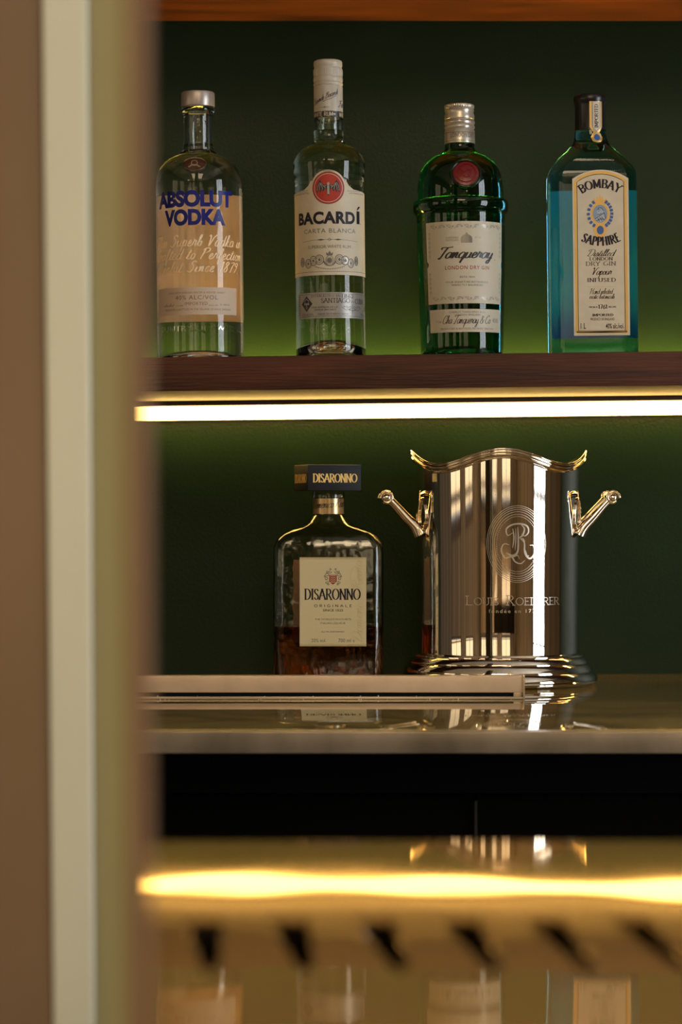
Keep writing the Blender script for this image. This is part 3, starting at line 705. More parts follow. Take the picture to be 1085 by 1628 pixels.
a = A2(B, R); a.script('Facundo Bacardi', X(500, 155), X(537, 155), Z(167), H(9), rise=.40, thin=.05, thick=.09); a.ribbon([(X(516), Z(161)), (X(530), Z(156)), (X(538), Z(151))], .0004)
a.script('Fac', X(538.5, 165), X(543, 165)+.004, Z(169), H(10), thin=.05, thick=.09); a.ribbon([(X(512), Z(170)), (X(527), Z(170))], .00025); a.ring(X(519.5), Z(170), .0009, .0006, .0002)
a.emit('signature', M['ink'], B.root, .0002, grid=.001)
R = 55.1/B.S
XL, XR = -pi*R*.5*1.0, pi*R*.5*1.0
bx, rr_ = X(522.5, 299), H(29)
zc = Z(298.5)
zs = Z(301)
top = [(XR, zs), ]
pts = [(XL, Z(437)), (XR, Z(437)), (XR, Z(303)), (bx+rr_*1.5, Z(300)), (bx+rr_*1.18, Z(294)), (bx+rr_*1.0, Z(286))]
pts += [(bx+rr_*cos(radians(q)), zc+rr_*sin(radians(q))) for q in range(24, 157, 6)]
pts += [(bx-rr_*1.0, Z(286)), (bx-rr_*1.18, Z(294)), (bx-rr_*1.5, Z(300)), (XL, Z(303))]
a = A2(B, R); a.poly(pts); lab = a.emit('label', M['paper'], B.root, .0002, .00015)
a = A2(B, R); a.disc(bx, zc, H(24.6), H(24.6), 48); bdg = a.emit('badge', M['red'], lab, .00045)
a = A2(B, R); a.ring(bx, zc, H(25), H(25), H(2)); a.emit('badge_border', M['ink_red'], lab, .0005)
a = A2(B, R); a.ring(bx, zc, H(22.6), H(22.6), H(.8)); a.emit('badge_line', M['paper'], lab, .00055)
def bat(a, cx, cz, s):
    w = [(0, .16), (.06, .30), (.12, .18), (.30, .12), (.52, .36), (.60, .52), (.74, .30), (.84, -.10), (.80, -.42), (.66, -.18), (.58, -.40), (.46, -.14), (.36, -.34), (.26, -.12), (.14, -.18), (.10, -.46), (0, -.66)]
    pts = w + [(-x, z) for x, z in w[::-1][1:-1]]
    a.poly([(cx+s*x, cz+s*z) for x, z in pts])
a = A2(B, R); bat(a, bx, zc+H(1.5), H(22)); a.emit('bat_emblem', M['ink'], lab, .0006)
a = A2(B, R)
for sgn in (-1, 1):
    for p in (((.14, .10), (.34, .04), (.52, .28)), ((.54, .30), (.62, .02), (.62, -.22)), ((.56, .26), (.44, -.02), (.40, -.18)), ((.60, .34), (.74, .06), (.78, -.26)), ((.30, .06), (.24, -.04), (.20, -.10))):
        a.ribbon([(bx+sgn*H(22)*x, zc+H(1.5)+H(22)*z) for x, z in p], H(.9))
a.disc(bx, zc+H(6), H(2), H(3)); a.ribbon([(bx, zc+H(3)), (bx, zc-H(10))], H(3.4)); a.emit('bat_highlight', M['silver_paper'], lab, .0007)
a = A2(B, R)
for sgn, x0, x1 in ((-1, 471, 492), (1, 553, 577)):
    a.ribbon([(X(x0), Z(303)), (X(x1), Z(301) if sgn < 0 else Z(301))], H(.5))
a.sans('FUNDADA EN 1862', X(472, 305), X(493, 305), Z(307), H(2.2)); a.sans('SANTIAGO CUBA', X(555, 305), X(577, 305), Z(307), H(2.2))
a.ribbon([(XL, Z(431.5)), (XR, Z(431.5))], H(.7)); a.ribbon([(XL, Z(306.5)), (X(491, 305), Z(304))], H(.4))
a.sans('CARTA BLANCA', X(484.5, 366), X(565, 366), Z(370), H(7.2), 0, 1.12)
a.sans('. SUPERIOR WHITE RUM .', X(488, 392), X(560.5, 392), Z(394.4), H(5.2))
a.ribbon([(X(482, 381), Z(383)), (X(500, 381), Z(381)), (X(524, 381), Z(380.5)), (X(548, 381), Z(381)), (X(568, 381), Z(383))], H(.5))
for x in (511, 538): a.poly([(X(x-7), Z(380.8)), (X(x), Z(379.4)), (X(x+7), Z(380.8)), (X(x), Z(382.2))])
a.ring(X(524.5), Z(380.7), H(3), H(2.2), H(.8), 4)
for k in range(24):
    for sgn in (XL*.93, XR*.93): a.rect(sgn-H(1.6), sgn+H(1.6), Z(330+k*3.6), Z(331+k*3.6))
a.emit('lettering', M['ink_grey'], lab, .00045)
a = A2(B, R); a.sans('BACARD', X(476, 345), X(564, 345), Z(354.5), H(20.5), .045, 1.06)
xi, xj = X(567, 345), X(571.5, 345); a.rect(xi, xj, Z(354.5), Z(334)); a.poly([(xi, Z(332)), (xi+H(3), Z(332)), (xj+H(2.5), Z(326.5)), (xi+H(4), Z(326.5))]); a.disc(X(573.5), Z(354), H(.8), H(.8), 8)
a.emit('brand_lettering', M['ink_navy'], lab, .0005)
a = A2(B, R); b2 = A2(B, R)
for px, py, rx, ry in ((482, 415, 4, 7), (491, 418, 6, 7), (499, 414, 6, 7.5), (508.5, 412.5, 7, 7.5), (540, 412.5, 7, 7.5), (549, 414, 6.5, 7), (558, 418, 5.5, 7), (566.5, 414, 3.6, 7)):
    a.ring(X(px, 414), Z(py), H(rx), H(ry), H(1.3), 24); b2.ring(X(px, 414), Z(py), H(rx*.62), H(ry*.62), H(1.4), 20); a.disc(X(px, 414), Z(py), H(rx*.3), H(ry*.34), 10)
for r_, hh in ((6, 6), (4, 3.5)): b2.ring(X(524.5), Z(414), H(r_), H(hh*1.3), H(1.5), 20)
for k in range(9):
    q = radians(200+k*17.5); a.disc(X(524.5)+H(9.5)*cos(q), Z(413)+H(9)*sin(q), H(1.4), H(1.6), 8)
a.poly([(X(520), Z(406)), (X(529), Z(406)), (X(530), Z(401)), (X(527), Z(403)), (X(524.5), Z(398.5)), (X(522), Z(403)), (X(519), Z(401))])
a.disc(X(524.5), Z(414), H(4), H(5), 12)
for k in range(18):
    t = (k-8.5)/8.5; a.disc(X(524.5)+H(23)*t, Z(427.5)+H(4)*t*t, H(.9), H(1.1), 6)
a.emit('medals', M['ink_grey'], lab, .00045); b2.emit('medal_detail', M['ink_lgrey'], lab, .0005)
a = A2(B, R); a.rect(X(475.5, 485), X(578.5, 485), Z(505.5), Z(464.5)); lab = a.emit('lower_label', M['silver_paper'], B.root, .0002, .00015)
a = A2(B, R); XE = X(577, 485)
for yy in (467, 502.5): a.ribbon([(X(477, 485), Z(yy)), (XE, Z(yy))], H(.5))
a.sans('ESTABLECIDO EN', X(495), X(540.5), Z(471.8), H(3.6), 0, 1.1); a.sans('1862', X(543), X(561.5), Z(473.5), H(6))
a.glyphs('SANTIAGO', X(510), X(555.5), Z(481), H(6.6), thin=.1, thick=.16); a.sans('DE', X(557.5), X(562), Z(481), H(3)); a.glyphs('CUBA', X(563.5), XE, Z(482), H(7), thin=.1, thick=.16)
a.sans('UNA EMPRESA DE LA', X(495.5), X(536), Z(489.4), H(2.8), 0, 1, 0, .25); a.sans('FAMILIA BACARDI', X(499), X(533.5), Z(493.4), H(2.8), 0, 1, 0, .25)
a.sans('MADE IN PUERTO RICO', X(505), X(553), Z(500.5), H(3)); a.sans('37.5% ALC/VOL', X(480.5), X(498.5), Z(501), H(4)); a.sans('70cl', X(572), X(577), Z(501), H(4))
for sgn in (-1, 1):
    c0 = X(559.5)
    for k, (u, v, r_) in enumerate(((4, 0, 2.6), (10, .5, 2.3), (15, 1.5, 1.3), (6, -3.4, 1.7))):
        a.ribbon([(c0+sgn*H(u+r_*cos(q*.5)*(1-q*.05)), Z(489)+H(v+r_*sin(q*.5)*(1-q*.05))) for q in range(0, 13)], H(.6))
    a.ribbon([(c0, Z(494)), (c0+sgn*H(6), Z(491.5)), (c0+sgn*H(12), Z(493)), (c0+sgn*H(19), Z(488))], H(.6))
a.ribbon([(c0, Z(484)), (c0, Z(499))], H(.7)); xs = X(477.5, 485)
for k in range(9): a.rect(xs-H(1), xs+H(1), Z(500-k*3.6), Z(498-k*3.6))
a.emit('lettering', M['ink'], lab, .00045)
a = A2(B, R); cx_, cz_ = X(488.5, 482), Z(482); a.poly([(cx_-H(11.5), cz_), (cx_, cz_-H(12.5)), (cx_+H(11.5), cz_), (cx_, cz_+H(12.5))]); a.emit('diamond_mark', M['ink'], lab, .0005)
a = A2(B, R); bat(a, cx_, cz_, H(6)); a.ring(cx_, cz_-H(6), H(1.6), H(1.8), H(.8), 12); a.ribbon([(cx_-H(5), cz_+H(4)), (cx_, cz_+H(8)), (cx_+H(5), cz_+H(4))], H(1.2)); a.emit('diamond_detail', M['silver_paper'], lab, .0006)
a = A2(B, R); a.sans('1862', X(503, 525), X(549, 525), Z(532), H(17), -.01, 1.1); a.ring(X(553), Z(524), H(3), H(3), H(1.4), 16); a.ring(X(495), Z(524), H(3), H(3), H(1.4), 16)
a.emit('raised_lettering', M['glass_relief'], B.root, .0001, .0007)

# ---------- green gin
B = Bottle('gin_bottle', 735.3, shelf_top(735)+.0003, 2.65, TILT, 'dark green gin bottle with round red wax seal on its shoulder', 'bottle')
rows = [(20, 224), (23.4, 228), (23.6, 234), (24.6, 239), (28, 243), (30, 245.5)]
rows += catmull([(30, 245.5), (40, 249), (51, 257), (60, 267), (65.5, 281), (68, 298), (68.6, 316)], 4)[1:]
rows += [(68.8, 319), (73.5, 320.5), (75.4, 323), (75.6, 330), (75, 337), (72.5, 340.5), (70.6, 342), (70.3, 346), (69.8, 380), (68.8, 430), (67.6, 480), (66.6, 520), (66, 552), (65.6, B.by-6), (64.4, B.by-2.5)]
glass_lathe(B, rows, M['glass_green'], None, (.014, .86))
cp = [(0, 166.5), (20.5, 166.5), (23.2, 168), (23.6, 170), (23.5, 172.5), (22.2, 174), (23.6, 176), (22.3, 180), (23.8, 184), (23.8, 190), (22.6, 191.2), (24, 193), (24.2, 197), (22.9, 199.5), (24.1, 202), (24.2, 204), (22.6, 207), (23.9, 208.5), (24.4, 229), (23.6, 229.6), (0, 229.6)]
kz = B.prof([(1, 167.4), (1, 173)])
lathe('cap', B.prof(cp), M['cap_silver'], B.root, 160, 40, knurl(kz[1][1], kz[0][1], 40, .012))
R = 24.2/B.S
a = A2(B, R); a.sans('LONDON DRY GIN', X(716, 215), X(754, 215)+.006, Z(217.5), H(7.5)); 
for yy in (209.5, 222.5): a.ribbon([(-pi*R*.7, Z(yy)), (pi*R*.7, Z(yy))], H(.7))
for k in range(-3, 4): a.ribbon([(k*.0062, Z(190.6)), (k*.0062+.005, Z(190.6))], H(.8))
a.emit('lettering', M['ink_grey'], B.root, .0001, grid=.001)
shoulder_disc(B, 738.2, 276.5, 21.5/B.S, 21.5/B.S, .0405, radians(-20), M['wax'], M['glass_green'], .0018, 'wax_seal', .002, -.0035)
o = bpy.data.objects['wax_seal']
a = Art(); a.ring(0, 0, .0105, .0105, .0005)
a.ribbon(catmull([(-.005, .005), (-.002, .001), (.003, .004), (.005, -.001), (.001, -.005), (-.003, -.003)], 5), .0011); a.ribbon(catmull([(.006, .004), (.002, -.001), (.004, -.006)], 5), .0009)
a.emit('seal_relief', M['wax'], o, flatwrap(-.0018, 0), None, .0006)
prz = B.prof([(70.3, 346), (69.8, 380), (68.8, 430), (67.6, 480), (66.6, 520), (66, 552)])
def rzf(z):
    for (r1, z1), (r0, z0) in zip(prz, prz[1:]):
        if z >= z0: return r0+(r1-r0)*(z-z0)/(z1-z0)
    return prz[-1][0]
R = 69/B.S
x0, x1 = X(678, 415), X(796, 415); n_ = H(3.5)
a = A2(B, R); a.poly([(x0, Z(482)), (x1-H(2), Z(482)), (x1, Z(424)), (x1-n_, Z(420)), (x1-n_, Z(417)), (x1, Z(413)), (x1, Z(351.5)), (x0-H(1), Z(351.5)), (x0, Z(413)), (x0+n_, Z(417)), (x0+n_, Z(420)), (x0, Z(424))])
lab = a.emit('label', M['paper_cool'], B.root, .0002, .00015, rzf)
a = A2(B, R)
def scrolls(a, xa, xb, zz, n, r):
    for k in range(n):
        c = xa+(xb-xa)*(k+.5)/n; sg = 1 if k % 2 else -1
        a.ribbon([(c+sg*r*(1-q*.07)*cos(q*.55), zz+r*(1-q*.07)*sin(q*.55)) for q in range(12)], H(.8))
        a.ribbon(catmull([(c-r*1.6, zz-sg*r*.9), (c-r*.5, zz-sg*r*.2), (c+r*.6, zz+sg*r*.8), (c+r*1.6, zz+sg*r*.5)], 4), H(.7))
        a.poly([(c+r*1.2, zz), (c+r*1.7, zz+r*.5), (c+r*2.2, zz), (c+r*1.7, zz-r*.5)])
scrolls(a, x0+H(7), x1-H(7), Z(359.5), 9, H(3.6)); scrolls(a, x0+H(8), x1-H(8), Z(474), 9, H(3.4))
for k in range(14):
    yy = 370+k*7.2
    if 408 < yy < 428: continue
    for xx, sg in ((x0+H(6), 1), (x1-H(6), -1)):
        a.ribbon([(xx+sg*H(2.6)*(1-q*.07)*cos(q*.55), Z(yy)+H(2.6)*(1-q*.07)*sin(q*.55)) for q in range(11)], H(.7))
        a.ribbon([(xx-sg*H(1), Z(yy-3)), (xx+sg*H(1.5), Z(yy)), (xx, Z(yy+4))], H(.6))
xc = X(739, 380)
a.poly([(xc-H(9), Z(386)), (xc+H(9), Z(386)), (xc+H(9), Z(378)), (xc+H(7), Z(375)), (xc+H(3), Z(373)), (xc, Z(369)), (xc-H(3), Z(373)), (xc-H(7), Z(375)), (xc-H(9), Z(378))])
a.sans('BY APPOINTMENT', X(707), X(727), Z(379), H(3)); a.sans('DISTILLERS', X(707), X(727), Z(383), H(3)); a.sans('EST 1830', X(752), X(762), Z(379), H(3))
a.emit('silver_ornament', M['ink_lgrey'], lab, .00045, 0, rzf)
a = A2(B, R); a.script('Tanqueray', X(694, 408), X(779, 408), Z(410), H(17.5), .07, .20, .30, -.01); a.disc(X(784), Z(412), H(.8), H(.8), 8)
a.emit('brand_lettering', M['ink'], lab, .0005, 0, rzf)
a = A2(B, R); a.sans('LONDON DRY GIN', X(705), X(774.5), Z(428), H(6.2), .004, 1.15); a.emit('red_lettering', M['ink_red'], lab, .0005, 0, rzf)
a = A2(B, R); a.sans('ESTd 1830', X(728), X(752), Z(441.5), H(3)); a.sans('FOUR SIGNATURE BOTANICALS', X(706), X(773), Z(449.5), H(2.9)); a.sans('PERFECTLY BALANCED', X(715), X(765), Z(454.3), H(2.9))
a.emit('small_print', M['ink_grey'], lab, .0005, 0, rzf)
a = A2(B, R); a.rect(x0+H(3), x1-H(3), Z(527.5), Z(491)); lab = a.emit('lower_label', M['paper_cool'], B.root, .0002, .00015, rzf)
a = A2(B, R); a.sans('CHARLES TANQUERAY & Co', X(710), X(769), Z(497), H(2.8)); a.sans('LONDON, ENGLAND', X(719), X(761), Z(501.6), H(2.8)); a.sans('PRODUCED & BOTTLED IN GREAT BRITAIN', X(696), X(782), Z(523.5), H(2.9))
a.sans('1 Le', X(690), X(697), Z(512), H(4.5)); a.sans('43% VOL', X(781), X(790.5), Z(512), H(7)); a.emit('small_print', M['ink_grey'], lab, .0005, 0, rzf)
a = A2(B, R); a.script('Cha Tanqueray & Co', X(700, 510), X(778, 510), Z(514), H(13), .045, .08, .3, -.03); a.emit('signature', M['ink'], lab, .0005, 0, rzf)

# ---------- blue gin
B = Bottle('gin_bottle', 943.5, shelf_top(943)+.0003, 2.65, TILT, 'pale blue rectangular gin bottle with tall arched cream label', 'bottle')
S = B.S
def sec(y, hw, hd, r, ch): return ((B.by-y)/S, hw/S, hd/S, r/S, ch)
HD = 54
secs = [sec(B.by-.5, 62, HD-7, 16, .5), sec(B.by-2, 66, HD-2.5, 17, .6), sec(B.by-6, 67.6, HD, 18, .7), sec(B.by-16, 68, HD, 18, .75), sec(450, 68, HD, 18, .75), sec(300, 68.2, HD, 18, .75), sec(283, 68, HD, 18, .75),
        sec(275, 67, HD-1.5, 20, .7), sec(268, 64, HD-4, 22, .6), sec(258, 56, 49, 28, .4), sec(248, 47.5, 42, 32, .2), sec(240, 39.5, 37, 35, 0), sec(235, 34.5, 34.5, 34.5, 0), sec(233.3, 32.5, 32.5, 32.5, 0), sec(228, 28.5, 28.5, 28.5, 0), sec(222, 26.3, 26.3, 26.3, 0), sec(214, 25, 25, 25, 0), sec(206, 24.6, 24.6, 24.6, 0)]
bm = bmesh.new(); loft_bm(bm, secs, False, 8)
o = from_bm('glass', bm, M['glass_blue'], B.root, 26)
lathe('cap', B.prof([(0, 152), (21, 152), (25.2, 153.5), (26.6, 157), (26.4, 162), (24.9, 165.5), (24.5, 170), (24.7, 207), (24.9, 208.5), (0, 208.5)]), M['cap_black'], B.root)
yf = -HD/S
def FX(px, py): return B.pt(px, py, -yf)[0]
def FZ(py): return B.zf(py, -yf)
def FH(h): return h*(B.d+yf)/F
def arch(x0p, x1p, ysh, ytop, ybot, n=14):
    xa, xb = FX(x0p, 400), FX(x1p, 400); c = (xa+xb)/2; hw = (xb-xa)/2; out = [(xa, FZ(ybot)), (xb, FZ(ybot))]
    hh = FZ(ytop)-FZ(ysh); Rr = (hw*hw+hh*hh)/(2*hh)
    for k in range(n+1):
        x = hw-2*hw*k/n; out.append((c+x, FZ(ytop)-Rr+sqrt(max(0, Rr*Rr-x*x))))
    return out
def outline(a, pts, w): a.ribbon(pts+[pts[0], pts[1]], w)
a = Art(); a.poly(arch(906.3, 995.5, 284, 270, 533.5)); lab = a.emit('label', M['paper'], B.root, flatwrap(yf, .0001), None, .0002)
a = Art(); outline(a, arch(911, 990.5, 287.5, 274.5, 528), FH(4)); a.emit('gold_border', M['gold_ink'], lab, flatwrap(yf, .00038))
a = Art(); outline(a, arch(913.5, 988, 289, 277, 526), FH(.9)); a.emit('border_line', M['ink_navy'], lab, flatwrap(yf, .00044))
cb = (FX(906.3, 400)+FX(995.5, 400))/2
def C(px, py=0): return cb+FH(px-951)
a = Art()
a.glyphs('BOMBAY', C(920), C(981), FZ(298.5), FH(13), G, .08, .27, True, 0, .14, (C(950.5), FH(52)))
a.emit('brand_lettering', M['ink_navy'], lab, flatwrap(yf, .0005)); a = Art()
a.glyphs('SAPPHIRE', C(918), C(984), FZ(390.5), FH(13.5), G, .08, .27, True, 0, .14, (C(951), -FH(66)))
a.emit('brand_lettering', M['ink_navy'], lab, flatwrap(yf, .0005))
a = Art(); b2 = Art(); c2 = Art(); d2 = Art(); mx, mz = C(950), FZ(340)
a.ring(mx, mz, FH(13), FH(16), FH(3.2), 36)
a.poly([(mx-FH(9), FZ(326)), (mx+FH(9), FZ(326)), (mx+FH(11), FZ(315)), (mx+FH(6), FZ(319)), (mx+FH(4), FZ(312.5)), (mx+FH(1.6), FZ(316)), (mx, FZ(307)), (mx-FH(1.6), FZ(316)), (mx-FH(4), FZ(312.5)), (mx-FH(6), FZ(319)), (mx-FH(11), FZ(315))])
a.poly([(mx+FH(11*cos(radians(q))), FZ(366)+FH(12*sin(radians(q)))) for q in range(0, 360, 45)])
for k in range(16):
    q = radians(-60+k*15-0) if k < 9 else radians(105+(k-9)*17)
    if k < 9: q = radians(-58+k*14.5)
    else: q = pi-radians(-58+(k-9)*19)
    for dq in (0,):
        u, v = cos(q), sin(q); p0 = (mx+FH(16.2)*u, mz+FH(19)*v); p1 = (mx+FH(21)*u, mz+FH(24.4)*v)
        b2.ribbon([p0, p1], FH(4.2)); a.ribbon([(p1[0]-v*FH(1.4), p1[1]+u*FH(1.4)), (p1[0]+v*FH(1.4), p1[1]-u*FH(1.4))], FH(1.0))
c2.disc(mx, mz, FH(11.6), FH(14.4)); b2.disc(mx, FZ(366), FH(5.6), FH(6.8))
prof_ = [(-3.6, 7.5), (-1, 9.5), (2.4, 8.5), (5, 5), (6, 1), (7, -2), (8, -6), (7.5, -10), (0, -13), (-6, -11), (-8, -7), (-4, -3.5), (-2, -1), (-4, -.6), (-5, 1), (-4.8, 3), (-5.6, 4), (-4.6, 5.6)]
d2.poly([(mx+FH(x), mz+FH(y)) for x, y in prof_])
e2 = Art()
for p in (((-3.6, 8), (-1, 9.8), (2.4, 8.8), (5.4, 5)), ((-4, -.6), (-1, -1.6), (2, 1)), ((6, 2), (8, -4), (9, -8)), ((-8, -8), (-2, -4), (6, 1)), ((-6, -11), (1, -8), (7, -9)), ((-2, 4.4), (-3.4, 4.2)), ((-5, 6), (-3, 7.4), (0, 6)), ((-1, -6), (3, -11)), ((2, -5), (6, -10)), ((-4, -7), (-1, -12))):
    e2.ribbon([(mx+FH(x), mz+FH(y)) for x, y in p], FH(.9))
a.emit('gold_crest', M['gold_ink'], lab, flatwrap(yf, .00045)); b2.emit('blue_jewels', M['gem'], lab, flatwrap(yf, .00052)); c2.emit('cameo', M['cameo'], lab, flatwrap(yf, .0005))
d2.emit('cameo_bust', mat('cameo_light', (.36, .43, .52), .4), lab, flatwrap(yf, .00056)); e2.emit('cameo_lines', M['ink_navy'], lab, flatwrap(yf, .00062))
a = Art(); a.script('Distilled', C(928), C(971.5), FZ(407.5), FH(11), .035, .10, .3, -.02); a.script('Vapour', C(935), C(966.5), FZ(437), FH(11.5), .035, .10, .3, -.02)
a.script('Hand selected', C(932), C(968), FZ(467.5), FH(9), .035, .075, .3, -.03); a.script('exotic botanicals', C(931), C(971), FZ(475), FH(7.5), .04, .08, .3, -.03)
a.glyphs('LONDON', C(932.5), C(969), FZ(414), FH(4.8), thin=.08, thick=.24, track=.12); a.glyphs('INFUSED', C(928.5), C(973.5), FZ(448), FH(5.6), thin=.08, thick=.24, track=.12)
a.glyphs('1761', C(945.5), C(960), FZ(491), FH(6.4), thin=.10, thick=.2, serif=False); a.glyphs('FROM A', C(931), C(944), FZ(489.5), FH(2.4), thin=.14, thick=.2, serif=False); a.glyphs('RECIPE', C(962), C(974), FZ(489.5), FH(2.4), thin=.14, thick=.2, serif=False)
a.glyphs('IMPORTED', C(936), C(969), FZ(502.5), FH(3.2), thin=.14, thick=.34); a.sans('PRODUCT OF ENGLAND', C(933), C(971), FZ(509.5), FH(4.2))
a.sans('1 L', C(917), C(925.5), FZ(522.5), FH(9.5), .01); a.sans('40% alc./vol.', C(957), C(986), FZ(522.5), FH(8.5), .01); a.emit('lettering', M['ink_navy'], lab, flatwrap(yf, .0005))
a = Art(); a.glyphs('DRY GIN', C(926.5), C(974), FZ(422.3), FH(6.2), thin=.08, thick=.24, track=.12); a.sans('DISTILLED BOTTLED', C(983.6), C(984), FZ(461), FH(10))
a.emit('dry_gin_lettering', M['ink_grey'], lab, flatwrap(yf, .0005))
a = Art(); a.ribbon([(C(927), FZ(456)), (C(974), FZ(456))], FH(.6)); a.ribbon([(C(927), FZ(478.8)), (C(974), FZ(478.8))], FH(.6)); a.emit('gold_rules', M['gold_pale'], lab, flatwrap(yf, .0005))
bk = Art(); bk.rect(-.034, .034, B.zf(536, 0), B.zf(300, 0)); bk.emit('back_label', M['back_blue'], B.root, lambda x, y, t: (x, -yf+.0001+t, y), None, .0002)
# neck strip
R = 24.8/S
def NX(px): return ((px-946.0)*(B.d-R)/F)
def nz(z):
    return max(24.8/S, (24.8+max(0, (214-(B.by-z*S))*-.07))/S)
pr2 = B.prof([(24.7, 165), (24.7, 206), (25, 214), (26.3, 222), (28.5, 228)])
def nrz(z):
    for (r1, z1), (r0, z0) in zip(pr2, pr2[1:]):
        if z >= z0: return r0+(r1-r0)*(z-z0)/(z1-z0)
    return pr2[-1][0]
TW = ((946-943.5)+(B.by-190)*.0114)/24.8
def NW(off): return cylwrap(R, off, TW, nrz)
def nZ(py): return B.zf(py, R)
a = Art(); a.poly([(NX(935.5), nZ(161)), (NX(956.5), nZ(161)), (NX(956.5), nZ(202)), (NX(951), nZ(210)), (NX(951), nZ(226)), (NX(941), nZ(226)), (NX(941), nZ(210)), (NX(935.5), nZ(202))][::-1]); ns = a.emit('neck_label', M['gold_ink'], B.root, NW(.0004), .0015, .0002)
a = Art(); a.poly([(NX(938), nZ(161.5)), (NX(953.8), nZ(161.5)), (NX(953.8), nZ(202.5)), (NX(946), nZ(210.5)), (NX(938), nZ(202.5))][::-1]); a.emit('neck_paper', M['paper'], ns, NW(.0008), .0015)
a = Art()
t_ = Art(); t_.glyphs('IMPORTED', 0, 37, -2.6, 5.2, thin=.10, thick=.2, serif=True)
k_s = (B.d-R)/F
for f in t_.f: a.poly([(NX(946)+(-t_.v[i][1])*k_s, nZ(203)+t_.v[i][0]*k_s) for i in f])
for x in (939.8, 952): a.ribbon([(NX(x), nZ(162)), (NX(x), nZ(202)), (NX(946), nZ(209))], H(.5))
a.emit('lettering', M['ink_navy'], ns, NW(.001), .0015)
a = Art(); a.poly([(NX(946)+9*k_s*cos(radians(q)), nZ(218.5)+9*k_s*sin(radians(q))) for q in range(0, 360, 45)]); a.emit('neck_seal', M['gold_ink'], ns, NW(.0009), .0015)
a = Art(); a.disc(NX(946), nZ(218.5), 4.4*k_s, 5.2*k_s, 20); a.emit('blue_jewel', M['gem'], ns, NW(.0012), .0015)

# ================================================================= COUNTER OBJECTS
# ---------- amaretto
DD = 2.70
B = Bottle('liqueur_bottle', 522.5, CT+.0003, DD, 0, 'half empty amber liqueur bottle with square black cap on the counter', 'bottle')
S = B.S
def sec(y, hw, hd, r, ch=0): return ((B.by-y)/S, hw/S, hd/S, r/S, ch)
HD = 50
secs = [sec(B.by-.5, 80, HD-6, 16), sec(B.by-3, 85, HD-1.5, 18), sec(B.by-8, 86.5, HD, 18), sec(1000, 86.8, HD, 18), sec(940, 86.8, HD, 18), sec(880, 87, HD, 18), sec(868, 86, HD-1, 18), sec(860, 83, HD-3, 19), sec(854, 79, HD-5, 20), sec(848.5, 73, HD-8, 21), sec(843.5, 63.5, HD-12, 22), sec(839.5, 53, HD-16, 24), sec(835.5, 42.5, 31, 26), sec(831, 34, 28.5, 27), sec(826, 29, 27, 27), sec(820, 25.5, 25.5, 25.5), sec(816, 23.6, 23.6, 23.6), sec(793, 23.6, 23.6, 23.6), sec(791.5, 25, 25, 25), sec(784, 25, 25, 25), sec(782, 24, 24, 24)]
def inset(secs, t, zlo, zhi, rmin=4):
    out = []
    for z, hw, hd, r, c in secs:
        out.append((z, hw-t, hd-t, max(r-t, .003), c))
    return [s for s in out if zlo < s[0] < zhi]
t = 4.2/S; zb = .0065
inn = inset(secs, t, zb+.001, (B.by-786)/S)
inn = [(zb, inn[0][1]-.004, inn[0][2]-.004, inn[0][3], 0), (zb+.0025, inn[0][1]-.0008, inn[0][2]-.0008, inn[0][3], 0)]+[s for s in inn if s[0] > zb+.003]
bm = bmesh.new(); loft_bm(bm, secs); bmesh.ops.recalc_face_normals(bm, faces=bm.faces)
b2 = bmesh.new(); loft_bm(b2, inn); bmesh.ops.recalc_face_normals(b2, faces=b2.faces); bmesh.ops.reverse_faces(b2, faces=b2.faces)
me = bpy.data.meshes.new('t'); b2.to_mesh(me); b2.free(); bm.from_mesh(me); bpy.data.meshes.remove(me)
from_bm('glass', bm, M['glass_amb'], B.root, 40, fix=False)
zl = B.zf(996.5, .03)
e = .00018
lq = [(z, hw+e, hd+e, r+e, 0) for z, hw, hd, r, c in inn if z < zl-.001]
lq[0] = (lq[0][0]-e,)+lq[0][1:]; lq.append((zl,)+lq[-1][1:])
bm = bmesh.new(); loft_bm(bm, lq); from_bm('liqueur', bm, M['amaretto'], B.root, 40)
tag([c for c in B.root.children if c.name.startswith('liqueur')][0], 'dark amber liqueur filling the lower quarter')
capo = empty('t', (0, 0, 0))
bpy.data.objects.remove(capo)
hw = 43.6/S; z0c, z1c = (B.by-780.5)/S, (B.by-739.5)/S
bm = bmesh.new(); add_box(bm, -hw, hw, -hw, hw, z0c, z1c, .0009); cap = from_bm('cap', bm, M['cap_navy'], B.root, 35)
cap.rotation_euler = (0, 0, radians(15.5)); cap.location.x = -.0012
a = Art(); a.glyphs('DISARONNO', -hw*.80, hw*.84, B.zf(766.5, hw), 13.2/S*.97, G, .08, .21, True, 0, .05); a.emit('lettering', M['gold_bright'], cap, flatwrap(-hw, .0002))
a = Art(); a.glyphs('DISARONNO', -hw*.82, hw*.82, B.zf(767, hw), 13.2/S*.97, G, .08, .21, True, 0, .05); a.emit('lettering', M['gold_bright'], cap, lambda x, y, t: (-hw-.0002, -x, y))
R = 24/S
a = A2(B, R); a.rect(-pi*R, pi*R*.999, Z(817), Z(792.5)); band = a.emit('neck_band', M['gold_band'], B.root, .0003, .0002, grid=.0015)
a = A2(B, R); a.script('Domenico Reina', X(497, 805), X(545, 805)+.004, Z(809), H(13), .04, .07, .35, -.02, .06); a.emit('signature', M['ink'], band, .0007, grid=.001)
yf = -HD/S
lx0, lx1 = FX(477, 950), FX(583, 950)
a = Art(); a.rect(lx0, lx1, FZ(1027.5), FZ(886)); lab = a.emit('label', M['paper_yel'], B.root, flatwrap(yf, .0003), None, .0003)
def C(px): return FX(px, 950)
